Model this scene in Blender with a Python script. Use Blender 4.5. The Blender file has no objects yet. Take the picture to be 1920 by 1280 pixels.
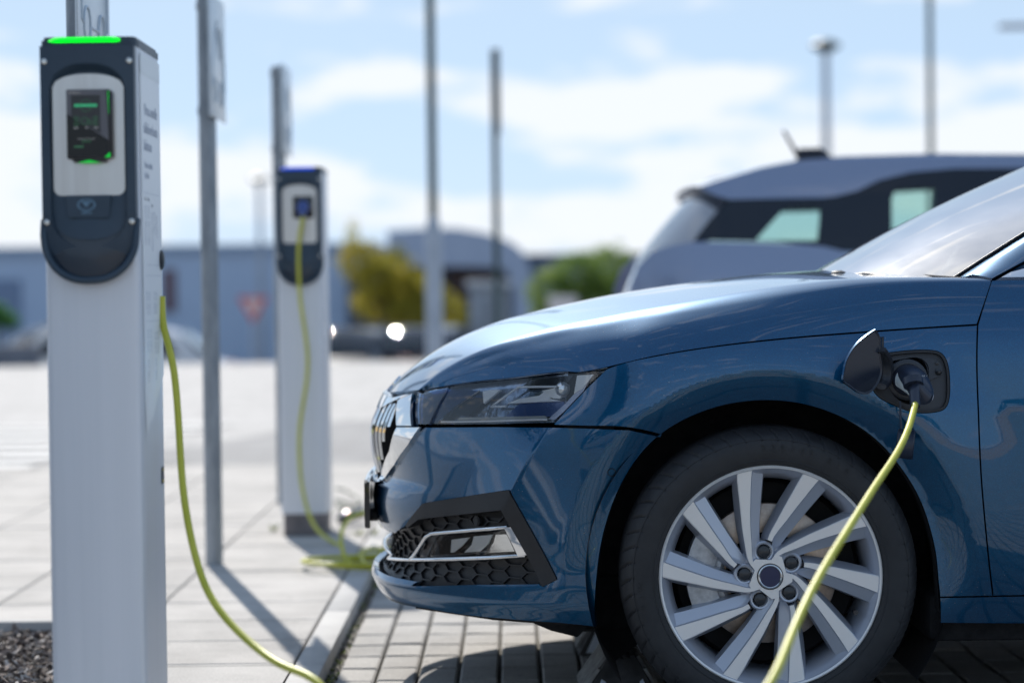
import bpy, bmesh, math, random
import numpy as np
from mathutils import Vector, Matrix
from mathutils.geometry import delaunay_2d_cdt
random.seed(7); np.random.seed(7)
SC = bpy.context.scene
COL = SC.collection
R = math.radians
# ------------------------------------------------------------------ camera
FPX = 4533.3                      # 85 mm on a 36 mm wide sensor, in 1920-wide pixels
CAM = np.array([0.0, 0.0, 0.935])
PITCH, ROLL = 0.02261, 0.013
_f = np.array([0, math.cos(PITCH), -math.sin(PITCH)])
_u0 = np.array([0, math.sin(PITCH), math.cos(PITCH)])
_r0 = np.array([1.0, 0, 0])
CR = _r0*math.cos(ROLL) - _u0*math.sin(ROLL)
CU = _u0*math.cos(ROLL) + _r0*math.sin(ROLL)
CF = _f
cam = bpy.data.cameras.new('camera'); camo = bpy.data.objects.new('camera', cam); COL.objects.link(camo)
cam.lens = 85; cam.sensor_width = 36; cam.clip_start = 0.1; cam.clip_end = 3000
m = Matrix.Identity(4)
for i in range(3):
    m[i][0] = CR[i]; m[i][1] = CU[i]; m[i][2] = -CF[i]; m[i][3] = CAM[i]
camo.matrix_world = m
cam.dof.use_dof = True; cam.dof.focus_distance = 5.26; cam.dof.aperture_fstop = 2.1
SC.camera = camo
SC.render.engine = 'CYCLES'
SC.cycles.use_denoising = True
SC.cycles.max_bounces = 8
SC.cycles.sample_clamp_indirect = 6
SC.cycles.sample_clamp_direct = 0
# ------------------------------------------------------------------ light
SUN_EL, SUN_AZ = R(37.2), R(-13.0)      # azimuth from +Y towards -X
sd = np.array([math.sin(SUN_AZ)*math.cos(SUN_EL), math.cos(SUN_AZ)*math.cos(SUN_EL), math.sin(SUN_EL)])
sl = bpy.data.lights.new('sun', 'SUN'); so = bpy.data.objects.new('sun', sl); COL.objects.link(so)
sl.energy = 3.95; sl.angle = R(0.53); sl.color = (1.0, 0.945, 0.87)
so.rotation_euler = Vector(sd).to_track_quat('Z', 'Y').to_euler()
W = bpy.data.worlds.new('World'); SC.world = W; W.use_nodes = True
nt = W.node_tree; nt.nodes.clear()
def wn(t, **k):
    n = nt.nodes.new(t)
    for a, b in k.items(): setattr(n, a, b)
    return n
out = wn('ShaderNodeOutputWorld'); bg = wn('ShaderNodeBackground'); bg.inputs[1].default_value = 0.13
sky = wn('ShaderNodeTexSky', sky_type='NISHITA'); sky.sun_disc = False
sky.sun_elevation = SUN_EL; sky.sun_rotation = SUN_AZ; sky.air_density = 0.9; sky.dust_density = 0.15; sky.ozone_density = 1.6
tc = wn('ShaderNodeTexCoord'); mp = wn('ShaderNodeMapping'); mp.inputs['Scale'].default_value = (1.0, 1.0, 3.2)
mp.inputs['Location'].default_value = (1.7, 0.2, 0.9)
no = wn('ShaderNodeTexNoise'); no.inputs['Scale'].default_value = 10.0; no.inputs['Detail'].default_value = 8; no.inputs['Roughness'].default_value = 0.52
sep = wn('ShaderNodeSeparateXYZ')
elv = wn('ShaderNodeMapRange'); elv.inputs[1].default_value = 0.04; elv.inputs[2].default_value = 0.095; elv.inputs[3].default_value = 0.055; elv.inputs[4].default_value = -0.075
add = wn('ShaderNodeMath', operation='ADD')
ramp = wn('ShaderNodeMapRange', interpolation_type='SMOOTHSTEP'); ramp.inputs[1].default_value = 0.47; ramp.inputs[2].default_value = 0.58; ramp.inputs[3].default_value = 0; ramp.inputs[4].default_value = 0.86
mix = wn('ShaderNodeMix', data_type='RGBA')
mix.inputs[7].default_value = (5.35, 5.5, 5.7, 1)
# the range between the glare near the sun and the deep blue opposite is compressed, as the photograph's tone curve does
gam = wn('ShaderNodeGamma'); gam.inputs[1].default_value = 0.36
hsv = wn('ShaderNodeHueSaturation'); hsv.inputs['Saturation'].default_value = 1.22; hsv.inputs['Value'].default_value = 2.06
low = wn('ShaderNodeMapRange'); low.inputs[1].default_value = 0.0; low.inputs[2].default_value = 0.14
tcol = wn('ShaderNodeMix', data_type='RGBA'); tcol.inputs[6].default_value = (0.80, 0.96, 1.28, 1); tcol.inputs[7].default_value = (0.93, 1.0, 1.10, 1)
tint = wn('ShaderNodeMix', data_type='RGBA', blend_type='MULTIPLY'); tint.inputs[0].default_value = 1.0
elv2 = wn('ShaderNodeMapRange'); elv2.inputs[1].default_value = 0.12; elv2.inputs[2].default_value = 0.4; elv2.inputs[3].default_value = 0; elv2.inputs[4].default_value = -0.035
add2 = wn('ShaderNodeMath', operation='ADD')
L = nt.links.new
L(tc.outputs['Generated'], mp.inputs['Vector']); L(mp.outputs[0], no.inputs['Vector'])
L(tc.outputs['Generated'], sep.inputs[0]); L(sep.outputs[2], elv.inputs[0])
L(no.outputs['Fac'], add.inputs[0]); L(elv.outputs[0], add.inputs[1]); L(sep.outputs[2], elv2.inputs[0]); L(add.outputs[0], add2.inputs[0]); L(elv2.outputs[0], add2.inputs[1]); L(add2.outputs[0], ramp.inputs[0])
L(ramp.outputs[0], mix.inputs[0]); L(sky.outputs[0], gam.inputs[0]); L(sep.outputs[2], low.inputs[0]); L(low.outputs[0], tcol.inputs[0]); L(tcol.outputs[2], tint.inputs[7]); L(gam.outputs[0], tint.inputs[6]); L(tint.outputs[2], hsv.inputs['Color']); L(hsv.outputs[0], mix.inputs[6])
L(mix.outputs[2], bg.inputs[0]); L(bg.outputs[0], out.inputs[0])
SC.view_settings.view_transform = 'Standard'; SC.view_settings.look = 'None'
SC.view_settings.exposure = 0.50; SC.view_settings.gamma = 1.0; SC.view_settings.use_curve_mapping = False

# ------------------------------------------------------------------ helpers
def proj(P):
    v = np.asarray(P, float) - CAM
    d = v @ CF
    return np.stack([960 + FPX*(v @ CR)/d, 640 - FPX*(v @ CU)/d], -1)
def ray(px, py):
    d = CF + CR*((px-960)/FPX) + CU*((640-py)/FPX)
    return d
def atY(px, py, Y):
    d = ray(px, py); t = (Y-CAM[1])/d[1]
    return CAM + d*t
def atZ(px, py, Z):
    d = ray(px, py); t = (Z-CAM[2])/d[2]
    return CAM + d*t
def tag(o, label=None, cat=None, group=None, kind=None):
    if label: o['label'] = label
    if cat: o['category'] = cat
    if group: o['group'] = group
    if kind: o['kind'] = kind
    return o
def empty(name, loc, label, cat, group=None):
    o = bpy.data.objects.new(name, None); COL.objects.link(o); o.location = loc
    o.empty_display_size = 0.1
    return tag(o, label, cat, group)
def link(name, me, mats, parent=None, smooth=None):
    o = bpy.data.objects.new(name, me); COL.objects.link(o)
    if not isinstance(mats, (list, tuple)): mats = [mats]
    for x in mats: me.materials.append(x)
    if parent is not None:
        o.parent = parent
        o.matrix_parent_inverse = Matrix.Identity(4)
        o.location = -(world_loc(parent))
    return o
def world_loc(o):
    v = Vector(o.location)
    while o.parent is not None:
        o = o.parent; v = v + Vector(o.location)
    return v
def auto_smooth(me, ang=35):
    for p in me.polygons: p.use_smooth = True
    me.set_sharp_from_angle(angle=R(ang))
class MB:
    """mesh builder: collects primitives into one mesh"""
    def __init__(s): s.v = []; s.f = []; s.mi = []; s.cur = 0
    def add(s, vs, fs):
        n = len(s.v); s.v.extend([tuple(map(float, p)) for p in vs])
        s.f.extend([tuple(i+n for i in f) for f in fs]); s.mi.extend([s.cur]*len(fs))
        return s
    def box(s, lo, hi, bev=0.0):
        x0, y0, z0 = lo; x1, y1, z1 = hi
        if bev > 0:
            bm = bmesh.new(); bmesh.ops.create_cube(bm, size=1)
            for v in bm.verts:
                v.co = Vector((x0+(v.co.x+.5)*(x1-x0), y0+(v.co.y+.5)*(y1-y0), z0+(v.co.z+.5)*(z1-z0)))
            bmesh.ops.bevel(bm, geom=bm.edges[:], offset=bev, segments=2, affect='EDGES', profile=0.5)
            bm.verts.index_update()
            s.add([v.co[:] for v in bm.verts], [[v.index for v in f.verts] for f in bm.faces]); bm.free(); return s
        vs = [(x0,y0,z0),(x1,y0,z0),(x1,y1,z0),(x0,y1,z0),(x0,y0,z1),(x1,y0,z1),(x1,y1,z1),(x0,y1,z1)]
        return s.add(vs, [(0,3,2,1),(4,5,6,7),(0,1,5,4),(1,2,6,5),(2,3,7,6),(3,0,4,7)])
    def prism(s, poly, axis, a, b):
        """poly: 2D points; axis 'x','y','z'; extruded between a and b"""
        n = len(poly)
        def P(p, t):
            return {'x': (t, p[0], p[1]), 'y': (p[0], t, p[1]), 'z': (p[0], p[1], t)}[axis]
        vs = [P(p, a) for p in poly] + [P(p, b) for p in poly]
        fs = [tuple(range(n))[::-1], tuple(range(n, 2*n))] + [(i, (i+1) % n, (i+1) % n+n, i+n) for i in range(n)]
        return s.add(vs, fs)
    def tube(s, pts, rad, n=10, caps=True, flat=1.0):
        pts = [np.array(p, float) for p in pts]; m = len(pts)
        rads = rad if hasattr(rad, '__len__') else [rad]*m
        t = [pts[min(i+1, m-1)]-pts[max(i-1, 0)] for i in range(m)]
        t = [a/(np.linalg.norm(a)+1e-12) for a in t]
        ref = np.array([0, 0, 1.0]) if abs(t[0][2]) < .9 else np.array([0, 1.0, 0])
        nrm = np.cross(t[0], ref); nrm /= np.linalg.norm(nrm)
        vs = []
        for i in range(m):
            nrm = nrm - t[i]*(nrm @ t[i]); nrm /= np.linalg.norm(nrm)+1e-12
            b = np.cross(t[i], nrm)
            for k in range(n):
                a = 2*math.pi*k/n
                vs.append(pts[i] + rads[i]*(math.cos(a)*nrm + flat*math.sin(a)*b))
        fs = [(i*n+k, i*n+(k+1) % n, (i+1)*n+(k+1) % n, (i+1)*n+k) for i in range(m-1) for k in range(n)]
        if caps: fs += [tuple(range(n))[::-1], tuple((m-1)*n+k for k in range(n))]
        return s.add(vs, fs)
    def lathe(s, prof, c, axis='z', n=32, caps=True):
        """prof: (radius, height) list; axis direction through c"""
        vs = []; m = len(prof)
        for (r, h) in prof:
            for k in range(n):
                a = 2*math.pi*k/n; x, y = r*math.cos(a), r*math.sin(a)
                vs.append({'z': (c[0]+x, c[1]+y, c[2]+h), 'y': (c[0]+x, c[1]-h, c[2]+y), 'x': (c[0]+h, c[1]+x, c[2]+y)}[axis])
        fs = [(i*n+k, i*n+(k+1) % n, (i+1)*n+(k+1) % n, (i+1)*n+k) for i in range(m-1) for k in range(n)]
        if caps: fs += [tuple(range(n))[::-1], tuple((m-1)*n+k for k in range(n))]
        return s.add(vs, fs)
    def grid(s, P):
        """P: array (n,m,3)"""
        n, mm = P.shape[:2]
        return s.add(P.reshape(-1, 3), [(i*mm+j, i*mm+j+1, (i+1)*mm+j+1, (i+1)*mm+j) for i in range(n-1) for j in range(mm-1)])
    def mesh(s, name, ang=35):
        me = bpy.data.meshes.new(name); me.from_pydata(s.v, [], s.f); me.update()
        for p, k in zip(me.polygons, s.mi): p.material_index = k
        bm = bmesh.new(); bm.from_mesh(me); bmesh.ops.recalc_face_normals(bm, faces=bm.faces[:]); bm.to_mesh(me); bm.free()
        auto_smooth(me, ang)
        return me
    def build(s, name, mats, parent=None, ang=35):
        return link(name, s.mesh(name, ang), mats, parent)
def smooth_path(pts, n=60):
    pts = np.array(pts, float); d = np.r_[0, np.cumsum(np.linalg.norm(np.diff(pts, axis=0), axis=1))]
    return spl(d, pts, np.linspace(0, d[-1], n))
def spl(x, y, xi):
    """natural cubic spline, y may be (n,k)"""
    x = np.asarray(x, float); y = np.asarray(y, float); xi = np.asarray(xi, float)
    n = len(x); h = np.diff(x)
    one = y.ndim == 1
    if one: y = y[:, None]
    A = np.zeros((n, n)); B = np.zeros((n, y.shape[1])); A[0, 0] = A[-1, -1] = 1
    for i in range(1, n-1):
        A[i, i-1] = h[i-1]; A[i, i] = 2*(h[i-1]+h[i]); A[i, i+1] = h[i]
        B[i] = 6*((y[i+1]-y[i])/h[i]-(y[i]-y[i-1])/h[i-1])
    M = np.linalg.solve(A, B)
    k = np.clip(np.searchsorted(x, xi)-1, 0, n-2)
    xc = np.clip(xi, x[0], x[-1])
    a = (x[k+1]-xc)[..., None]; b = (xc-x[k])[..., None]; hh = h[k][..., None]
    r = M[k]*a**3/(6*hh)+M[k+1]*b**3/(6*hh)+(y[k]/hh-M[k]*hh/6)*a+(y[k+1]/hh-M[k+1]*hh/6)*b
    return r[..., 0] if one else r
def pchip(x, y, xi):
    """monotone cubic"""
    x = np.asarray(x, float); y = np.asarray(y, float); xi = np.clip(np.asarray(xi, float), x[0], x[-1])
    h = np.diff(x); dl = np.diff(y)/h; d = np.zeros_like(y)
    for i in range(1, len(x)-1):
        if dl[i-1]*dl[i] > 0:
            w1 = 2*h[i]+h[i-1]; w2 = h[i]+2*h[i-1]; d[i] = (w1+w2)/(w1/dl[i-1]+w2/dl[i])
    d[0] = dl[0]; d[-1] = dl[-1]
    k = np.clip(np.searchsorted(x, xi)-1, 0, len(x)-2); t = (xi-x[k])/h[k]
    return (y[k]*(2*t**3-3*t**2+1)+h[k]*d[k]*(t**3-2*t**2+t)+y[k+1]*(-2*t**3+3*t**2)+h[k]*d[k+1]*(t**3-t**2))
def sstep(a, b, x):
    t = np.clip((np.asarray(x, float)-a)/(b-a), 0, 1); return t*t*(3-2*t)
def text_mb(txt, size, depth=0.0004, align='LEFT', res=3):
    cu = bpy.data.curves.new('lettering', 'FONT'); cu.body = txt; cu.size = size; cu.extrude = depth; cu.align_x = align; cu.resolution_u = res
    o = bpy.data.objects.new('lettering', cu); COL.objects.link(o)
    dg = bpy.context.evaluated_depsgraph_get(); me = bpy.data.meshes.new_from_object(o.evaluated_get(dg))
    v = [tuple(p.co) for p in me.vertices]; f = [tuple(p.vertices) for p in me.polygons]
    bpy.data.objects.remove(o); bpy.data.curves.remove(cu); bpy.data.meshes.remove(me)
    return v, f
def put_text(mb, txt, size, org, ex, ey, align='LEFT', depth=0.0004):
    v, f = text_mb(txt, size, depth, align)
    ex = np.array(ex, float); ey = np.array(ey, float); ez = np.cross(ex, ey)
    mb.add([np.array(org)+p[0]*ex+p[1]*ey+p[2]*ez for p in v], f)

# ------------------------------------------------------------------ materials
def mat(name, col, rough=0.5, metal=0.0, coat=0.0, spec=0.5, emit=None, estr=0.0):
    x = bpy.data.materials.new(name); x.use_nodes = True
    b = x.node_tree.nodes['Principled BSDF']
    b.inputs['Base Color'].default_value = (*col, 1); b.inputs['Roughness'].default_value = rough; b.inputs['Metallic'].default_value = metal
    b.inputs['Coat Weight'].default_value = coat; b.inputs['Coat Roughness'].default_value = 0.02; b.inputs['Coat IOR'].default_value = 1.58 if coat >= 1 else 1.5; b.inputs['Specular IOR Level'].default_value = spec
    if emit: b.inputs['Emission Color'].default_value = (*emit, 1); b.inputs['Emission Strength'].default_value = estr
    return x
def bsdf(x): return x.node_tree.nodes['Principled BSDF']
def node(x, t, **k):
    n = x.node_tree.nodes.new(t)
    for a, b in k.items(): setattr(n, a, b)
    return n
def lk(x, a, b): x.node_tree.links.new(a, b)
def vary(x, c1, c2, scale=8, detail=5, rough=None, bump=0.0, stretch=(1, 1, 1), bscale=None):
    """procedural colour variation, roughness variation and bump on object coordinates"""
    b = bsdf(x); tc = node(x, 'ShaderNodeTexCoord'); mp = node(x, 'ShaderNodeMapping'); mp.inputs['Scale'].default_value = stretch
    n = node(x, 'ShaderNodeTexNoise'); n.inputs['Scale'].default_value = scale; n.inputs['Detail'].default_value = detail; n.inputs['Roughness'].default_value = .6
    cr = node(x, 'ShaderNodeValToRGB'); cr.color_ramp.elements[0].position = .3; cr.color_ramp.elements[1].position = .7
    cr.color_ramp.elements[0].color = (*c1, 1); cr.color_ramp.elements[1].color = (*c2, 1)
    lk(x, tc.outputs['Object'], mp.inputs[0]); lk(x, mp.outputs[0], n.inputs['Vector']); lk(x, n.outputs['Fac'], cr.inputs[0]); lk(x, cr.outputs[0], b.inputs['Base Color'])
    if rough:
        mr = node(x, 'ShaderNodeMapRange'); mr.inputs[3].default_value = rough[0]; mr.inputs[4].default_value = rough[1]
        lk(x, n.outputs['Fac'], mr.inputs[0]); lk(x, mr.outputs[0], b.inputs['Roughness'])
    if bump:
        n2 = node(x, 'ShaderNodeTexNoise'); n2.inputs['Scale'].default_value = bscale or scale*6; n2.inputs['Detail'].default_value = 4
        bp = node(x, 'ShaderNodeBump'); bp.inputs['Strength'].default_value = bump; bp.inputs['Distance'].default_value = 0.002
        lk(x, mp.outputs[0], n2.inputs['Vector']); lk(x, n2.outputs['Fac'], bp.inputs['Height']); lk(x, bp.outputs[0], b.inputs['Normal'])
    return x
M = {}
def paint(name, c1, flake, metal=0.85, rough=0.30):
    x = mat(name, c1, rough, metal, 1.0); b = bsdf(x)
    tc = node(x, 'ShaderNodeTexCoord'); v = node(x, 'ShaderNodeTexVoronoi'); v.inputs['Scale'].default_value = 900
    mx = node(x, 'ShaderNodeMix', data_type='RGBA'); mx.inputs[6].default_value = (*c1, 1); mx.inputs[7].default_value = (*flake, 1)
    mr = node(x, 'ShaderNodeMapRange'); mr.inputs[1].default_value = .55; mr.inputs[2].default_value = 1.0
    lk(x, tc.outputs['Object'], v.inputs['Vector']); sp = node(x, 'ShaderNodeSeparateColor'); lk(x, v.outputs['Color'], sp.inputs[0]); lk(x, sp.outputs[0], mr.inputs[0]); lk(x, mr.outputs[0], mx.inputs[0])
    # sparse dust specks and dried water marks
    v2 = node(x, 'ShaderNodeTexVoronoi'); v2.inputs['Scale'].default_value = 85; n3 = node(x, 'ShaderNodeTexNoise'); n3.inputs['Scale'].default_value = 5; n3.inputs['Detail'].default_value = 5
    lt = node(x, 'ShaderNodeMath', operation='LESS_THAN'); lt.inputs[1].default_value = .085; gt = node(x, 'ShaderNodeMapRange'); gt.inputs[1].default_value = .5; gt.inputs[2].default_value = .68; gt.inputs[3].default_value = 0; gt.inputs[4].default_value = .75
    ml = node(x, 'ShaderNodeMath', operation='MULTIPLY'); m4 = node(x, 'ShaderNodeMix', data_type='RGBA'); m4.inputs[7].default_value = (.34, .34, .33, 1)
    lk(x, tc.outputs['Object'], v2.inputs['Vector']); lk(x, tc.outputs['Object'], n3.inputs['Vector']); lk(x, v2.outputs['Distance'], lt.inputs[0]); lk(x, n3.outputs['Fac'], gt.inputs[0]); lk(x, lt.outputs[0], ml.inputs[0]); lk(x, gt.outputs[0], ml.inputs[1])
    lk(x, mx.outputs[2], m4.inputs[6]); lk(x, ml.outputs[0], m4.inputs[0]); lk(x, m4.outputs[2], b.inputs['Base Color'])
    # fine dust: slight roughness mottling in the clear coat
    n = node(x, 'ShaderNodeTexNoise'); n.inputs['Scale'].default_value = 14; n.inputs['Detail'].default_value = 8
    m2 = node(x, 'ShaderNodeMapRange'); m2.inputs[1].default_value = .45; m2.inputs[2].default_value = .8; m2.inputs[3].default_value = .012; m2.inputs[4].default_value = .06
    lk(x, tc.outputs['Object'], n.inputs['Vector']); lk(x, n.outputs['Fac'], m2.inputs[0]); lk(x, m2.outputs[0], b.inputs['Coat Roughness'])
    return x
M['blue'] = paint('blue metallic car paint', (0.0006, 0.066, 0.160), (0.002, 0.102, 0.23))
M['silver'] = paint('grey metallic car paint', (0.25, 0.30, 0.43), (0.33, 0.38, 0.51), .5, .35)
M['black_gap'] = mat('black cavity', (0.004, 0.004, 0.005), 0.8)
M['black_plastic'] = vary(mat('grained black plastic', (.014, .015, .018), .45), (.012, .013, .016), (.02, .021, .024), 30, 4, (.4, .55), .25, bscale=900)
M['gloss_black'] = mat('gloss black plastic', (.006, .007, .009), .08, 0, .6)
M['liner'] = vary(mat('felt wheel liner', (.01, .01, .012), .9), (.006, .006, .008), (.022, .022, .024), 25, 6, None, .5, bscale=300)
M['rubber'] = vary(mat('tyre rubber', (.016, .017, .020), .62), (.014, .015, .018), (.030, .031, .034), 22, 6, (.5, .75), .2, bscale=500)
M['chrome'] = mat('chrome', (.78, .79, .8), .05, 1.0)
M['satin'] = mat('satin chrome', (.62, .63, .65), .18, 1.0)
def glass(name, tint, refl=1.0, rough=0.0, dust=0.0):
    x = bpy.data.materials.new(name); x.use_nodes = True; t = x.node_tree; t.nodes.clear()
    o = t.nodes.new('ShaderNodeOutputMaterial'); mxx = t.nodes.new('ShaderNodeMixShader'); tr = t.nodes.new('ShaderNodeBsdfTransparent'); gl = t.nodes.new('ShaderNodeBsdfGlossy')
    fr = t.nodes.new('ShaderNodeFresnel'); fr.inputs[0].default_value = 1.52; ml = t.nodes.new('ShaderNodeMath'); ml.operation = 'MULTIPLY'; ml.inputs[1].default_value = refl; ml.use_clamp = True
    tr.inputs[0].default_value = (*tint, 1); gl.inputs[1].default_value = rough
    t.links.new(fr.outputs[0], ml.inputs[0]); t.links.new(ml.outputs[0], mxx.inputs[0]); t.links.new(tr.outputs[0], mxx.inputs[1]); t.links.new(gl.outputs[0], mxx.inputs[2]); t.links.new(mxx.outputs[0], o.inputs[0])
    if dust:        # a film of dust scatters the sun around its mirror image
        g2 = t.nodes.new('ShaderNodeBsdfGlossy'); g2.inputs[1].default_value = .34; ms = t.nodes.new('ShaderNodeMixShader'); ms.inputs[0].default_value = dust
        nz = t.nodes.new('ShaderNodeTexNoise'); nz.inputs['Scale'].default_value = 9; nz.inputs['Detail'].default_value = 8; mrr = t.nodes.new('ShaderNodeMapRange'); mrr.inputs[3].default_value = dust*.3; mrr.inputs[4].default_value = dust*1.8
        t.links.new(nz.outputs['Fac'], mrr.inputs[0]); t.links.new(mrr.outputs[0], ms.inputs[0])
        t.links.new(gl.outputs[0], ms.inputs[1]); t.links.new(g2.outputs[0], ms.inputs[2]); t.links.new(ms.outputs[0], mxx.inputs[2])
    return x
M['lamp_glass'] = glass('clear lamp lens', (.95, .96, .97), 1.6)
M['windscreen'] = glass('windscreen glass', (.55, .62, .62), 4.5, .01, .010)
M['tint_glass'] = glass('dark tinted glass', (.10, .13, .15), 1.3)
M['green_glass'] = glass('green tinted side glass', (.84, .93, .89), 1.0)
M['interior'] = mat('dark car interior', (.018, .019, .022), .7)
M['alu'] = None
# ================================================================== BLUE CAR
YC = 6.18                # car centre plane
GZ = -0.04               # parking level
WX, WZ, WY = 0.562, 0.29, 5.30     # front wheel centre and outer face
car = empty('parked_car', (WX+1.3, YC, GZ), 'dark blue metallic car plugged in at its open front wing flap', 'car')
PLAN = np.array([(-.345, 0), (-.339, .12), (-.320, .25), (-.282, .38), (-.217, .5), (-.122, .615), (-.01, .715), (.12, .787), (.28, .836), (.5, .864), (.8, .880), (1.2, .893), (2, .903), (2.8, .898), (3.4, .878), (3.8, .84), (4.08, .765), (4.24, .62), (4.31, .4), (4.335, .2), (4.34, 0)])
_full = np.vstack([PLAN[:0:-1]*[1, -1], PLAN])[12:]     # a few mirrored points before the nose
_d = np.r_[0, np.cumsum(np.linalg.norm(np.diff(_full, axis=0), axis=1))]
_i0 = int(np.argmin(np.abs(_full[:, 1])+1e3*(_full[:, 0] > 0))); S0 = _d[_i0]; SMAX = _d[-1]-S0
def plan(s):
    s = np.asarray(s, float); p = spl(_d, _full, S0+s); q = (spl(_d, _full, S0+s+1e-3)-spl(_d, _full, S0+s-1e-3))
    q = q/np.linalg.norm(q, axis=-1, keepdims=True)
    nrm = np.stack([-q[..., 1], q[..., 0]], -1)
    return p, nrm
_fz = [.10, .16, .185, .205, .225, .25, .275, .30, .33, .355, .41, .45, .48, .52, .58, .63, .67, .70, .76, .95]
_fd = [-.06, -.02, .004, .014, .021, .010, -.006, -.010, -.006, .006, .014, .009, -.004, .000, .004, -.008, -.026, -.045, -.08, -.2]
_sz = [.06, .14, .2, .3, .4, .5, .58, .64, .70, .76, .80, .84, .88, .92, .96, 1.02]
_sdd = [-.06, -.036, -.024, -.013, -.006, -.001, .001, .001, -.002, -.007, -.013, -.024, -.040, -.060, -.084, -.13]
_mz = [.06, .15, .19, .225, .25, .30, .36, .45, .52, .60, .66, .72, .76, .95]
_md = [-.06, -.022, -.006, .004, .004, -.002, .002, .004, .003, -.002, -.012, -.030, -.044, -.15]
RIDGE = [(.955, .48), (1.040, .62)]
def offs(s, z):
    s = np.asarray(s, float); z = np.asarray(z, float); s, z = np.broadcast_arrays(s, z); sh = s.shape; s = s.ravel(); z = z.ravel()
    wf = 1-sstep(.30, .62, s); ws = sstep(.72, 1.15, s); wm = 1-wf-ws
    wr = sstep(4.6, 5.3, s)
    df = pchip(_fz, _fd, z); dm = pchip(_mz, _md, z); dsd = pchip(_sz, _sdd, z)
    d = wf*df+wm*dm+ws*dsd
    # rear end gently tucked
    d = d-wr*.05*sstep(.5, .95, z)-wr*.04*(1-sstep(.2, .4, z))
    # crease of the front corner
    sc = .845+(z-.48)/.14*.085
    win = sstep(.26, .42, z)*(1-sstep(.56, .70, z))
    a = np.abs(s-sc)/.16
    d = d+.016*win*np.clip(1-a, 0, 1)**1.6
    # wheel arch bulges (front and rear)
    p, _ = plan(s)
    for wx in (WX, WX+2.677):
        r = np.hypot(p[:, 0]-wx, z-WZ)
        ring = .016*(1-sstep(.452, .64, r))
        tuck = np.where(r < .452, .026*((.452-np.minimum(r, .452))/.06)**1.1, 0)
        ang = sstep(-.12, .16, z-WZ)       # fades out towards the sill
        d = d+ws*(ring*(.4+.6*ang)-np.minimum(tuck, .03)*ang)
    return d.reshape(sh)
def shell(s, z, off=0.0):
    s = np.asarray(s, float); z = np.asarray(z, float)
    sg = np.sign(s)+(s == 0); sa = np.abs(s)
    p, n = plan(sa); d = (offs(sa, z)+off)
    q = p+n*d[..., None]
    return np.stack([q[..., 0], YC-sg*q[..., 1], z], -1)
def shell_n(s, z):
    e = 2e-3
    a = shell(s+e, z)-shell(s-e, z); b = shell(s, z+e)-shell(s, z-e)
    n = np.cross(b, a); n /= np.linalg.norm(n, axis=-1, keepdims=True)
    p, pn = plan(np.abs(s)); sg = np.sign(s)+(s == 0)
    out_ = np.stack([pn[..., 0], -sg*pn[..., 1], 0*pn[..., 0]], -1)
    fl = np.sign((n*out_).sum(-1)); fl[fl == 0] = 1
    return n*fl[..., None]
_gs, _gz = np.meshgrid(np.arange(.02, 2.6, .008), np.arange(.10, 1.02, .008), indexing='ij')
_gp = shell(_gs, _gz); _gn = shell_n(_gs, _gz); _vis = ((CAM-_gp)*_gn).sum(-1) > 0.02
_gpx = proj(_gp); _gpx[~_vis] = 1e6
def inv(px):
    """image point -> (s,z) on the car's shell"""
    px = np.atleast_2d(np.asarray(px, float)); res = []
    for q in px:
        k = np.argmin(((_gpx-q)**2).sum(-1)); i, j = np.unravel_index(k, _gs.shape); x = np.array([_gs[i, j], _gz[i, j]]); best = x.copy(); be = np.linalg.norm(proj(shell(*x))-q)
        for it in range(8):
            f0 = proj(shell(x[0], x[1])); e = 1e-4
            J = np.stack([(proj(shell(x[0]+e, x[1]))-f0)/e, (proj(shell(x[0], x[1]+e))-f0)/e], -1)
            try: stp = np.linalg.solve(J.T@J+np.eye(2)*20, J.T@(q-f0))
            except Exception: break
            x = x+np.clip(stp, -.02, .02); er = np.linalg.norm(proj(shell(*x))-q)
            if er < be: be, best = er, x.copy()
        res.append(best)
    return np.array(res)
def dens(P, step=.006, closed=True):
    P = np.asarray(P, float); o = []
    n = len(P)
    for i in range(n if closed else n-1):
        a, b = P[i], P[(i+1) % n]; k = max(1, int(np.linalg.norm(b-a)/step))
        for t in range(k): o.append(a+(b-a)*t/k)
    if not closed: o.append(P[-1])
    return np.array(o)
def curve(P, n=24):
    """smooth open curve through the given points"""
    P = np.asarray(P, float); d = np.r_[0, np.cumsum(np.linalg.norm(np.diff(P, axis=0), axis=1))]
    return spl(d, P, np.linspace(0, d[-1], n))
def inpoly(poly, q):
    x, y = q[:, 0], q[:, 1]; c = np.zeros(len(q), bool); n = len(poly)
    for i in range(n):
        x1, y1 = poly[i]; x2, y2 = poly[(i+1) % n]
        if y1 == y2: continue
        h = ((y1 > y) != (y2 > y)) & (x < (x2-x1)*(y-y1)/(y2-y1)+x1); c ^= h
    return c
def inset(P, d):
    a = .5*np.sum(P[:, 0]*np.roll(P[:, 1], -1)-np.roll(P[:, 0], -1)*P[:, 1])
    e = np.roll(P, -1, 0)-P; e /= np.linalg.norm(e, axis=1, keepdims=True)+1e-12
    nn = np.stack([-e[:, 1], e[:, 0]], -1)*np.sign(a); v = nn+np.roll(nn, 1, 0); v /= np.maximum(np.linalg.norm(v, axis=1, keepdims=True), .5)
    return P+v*d
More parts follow.
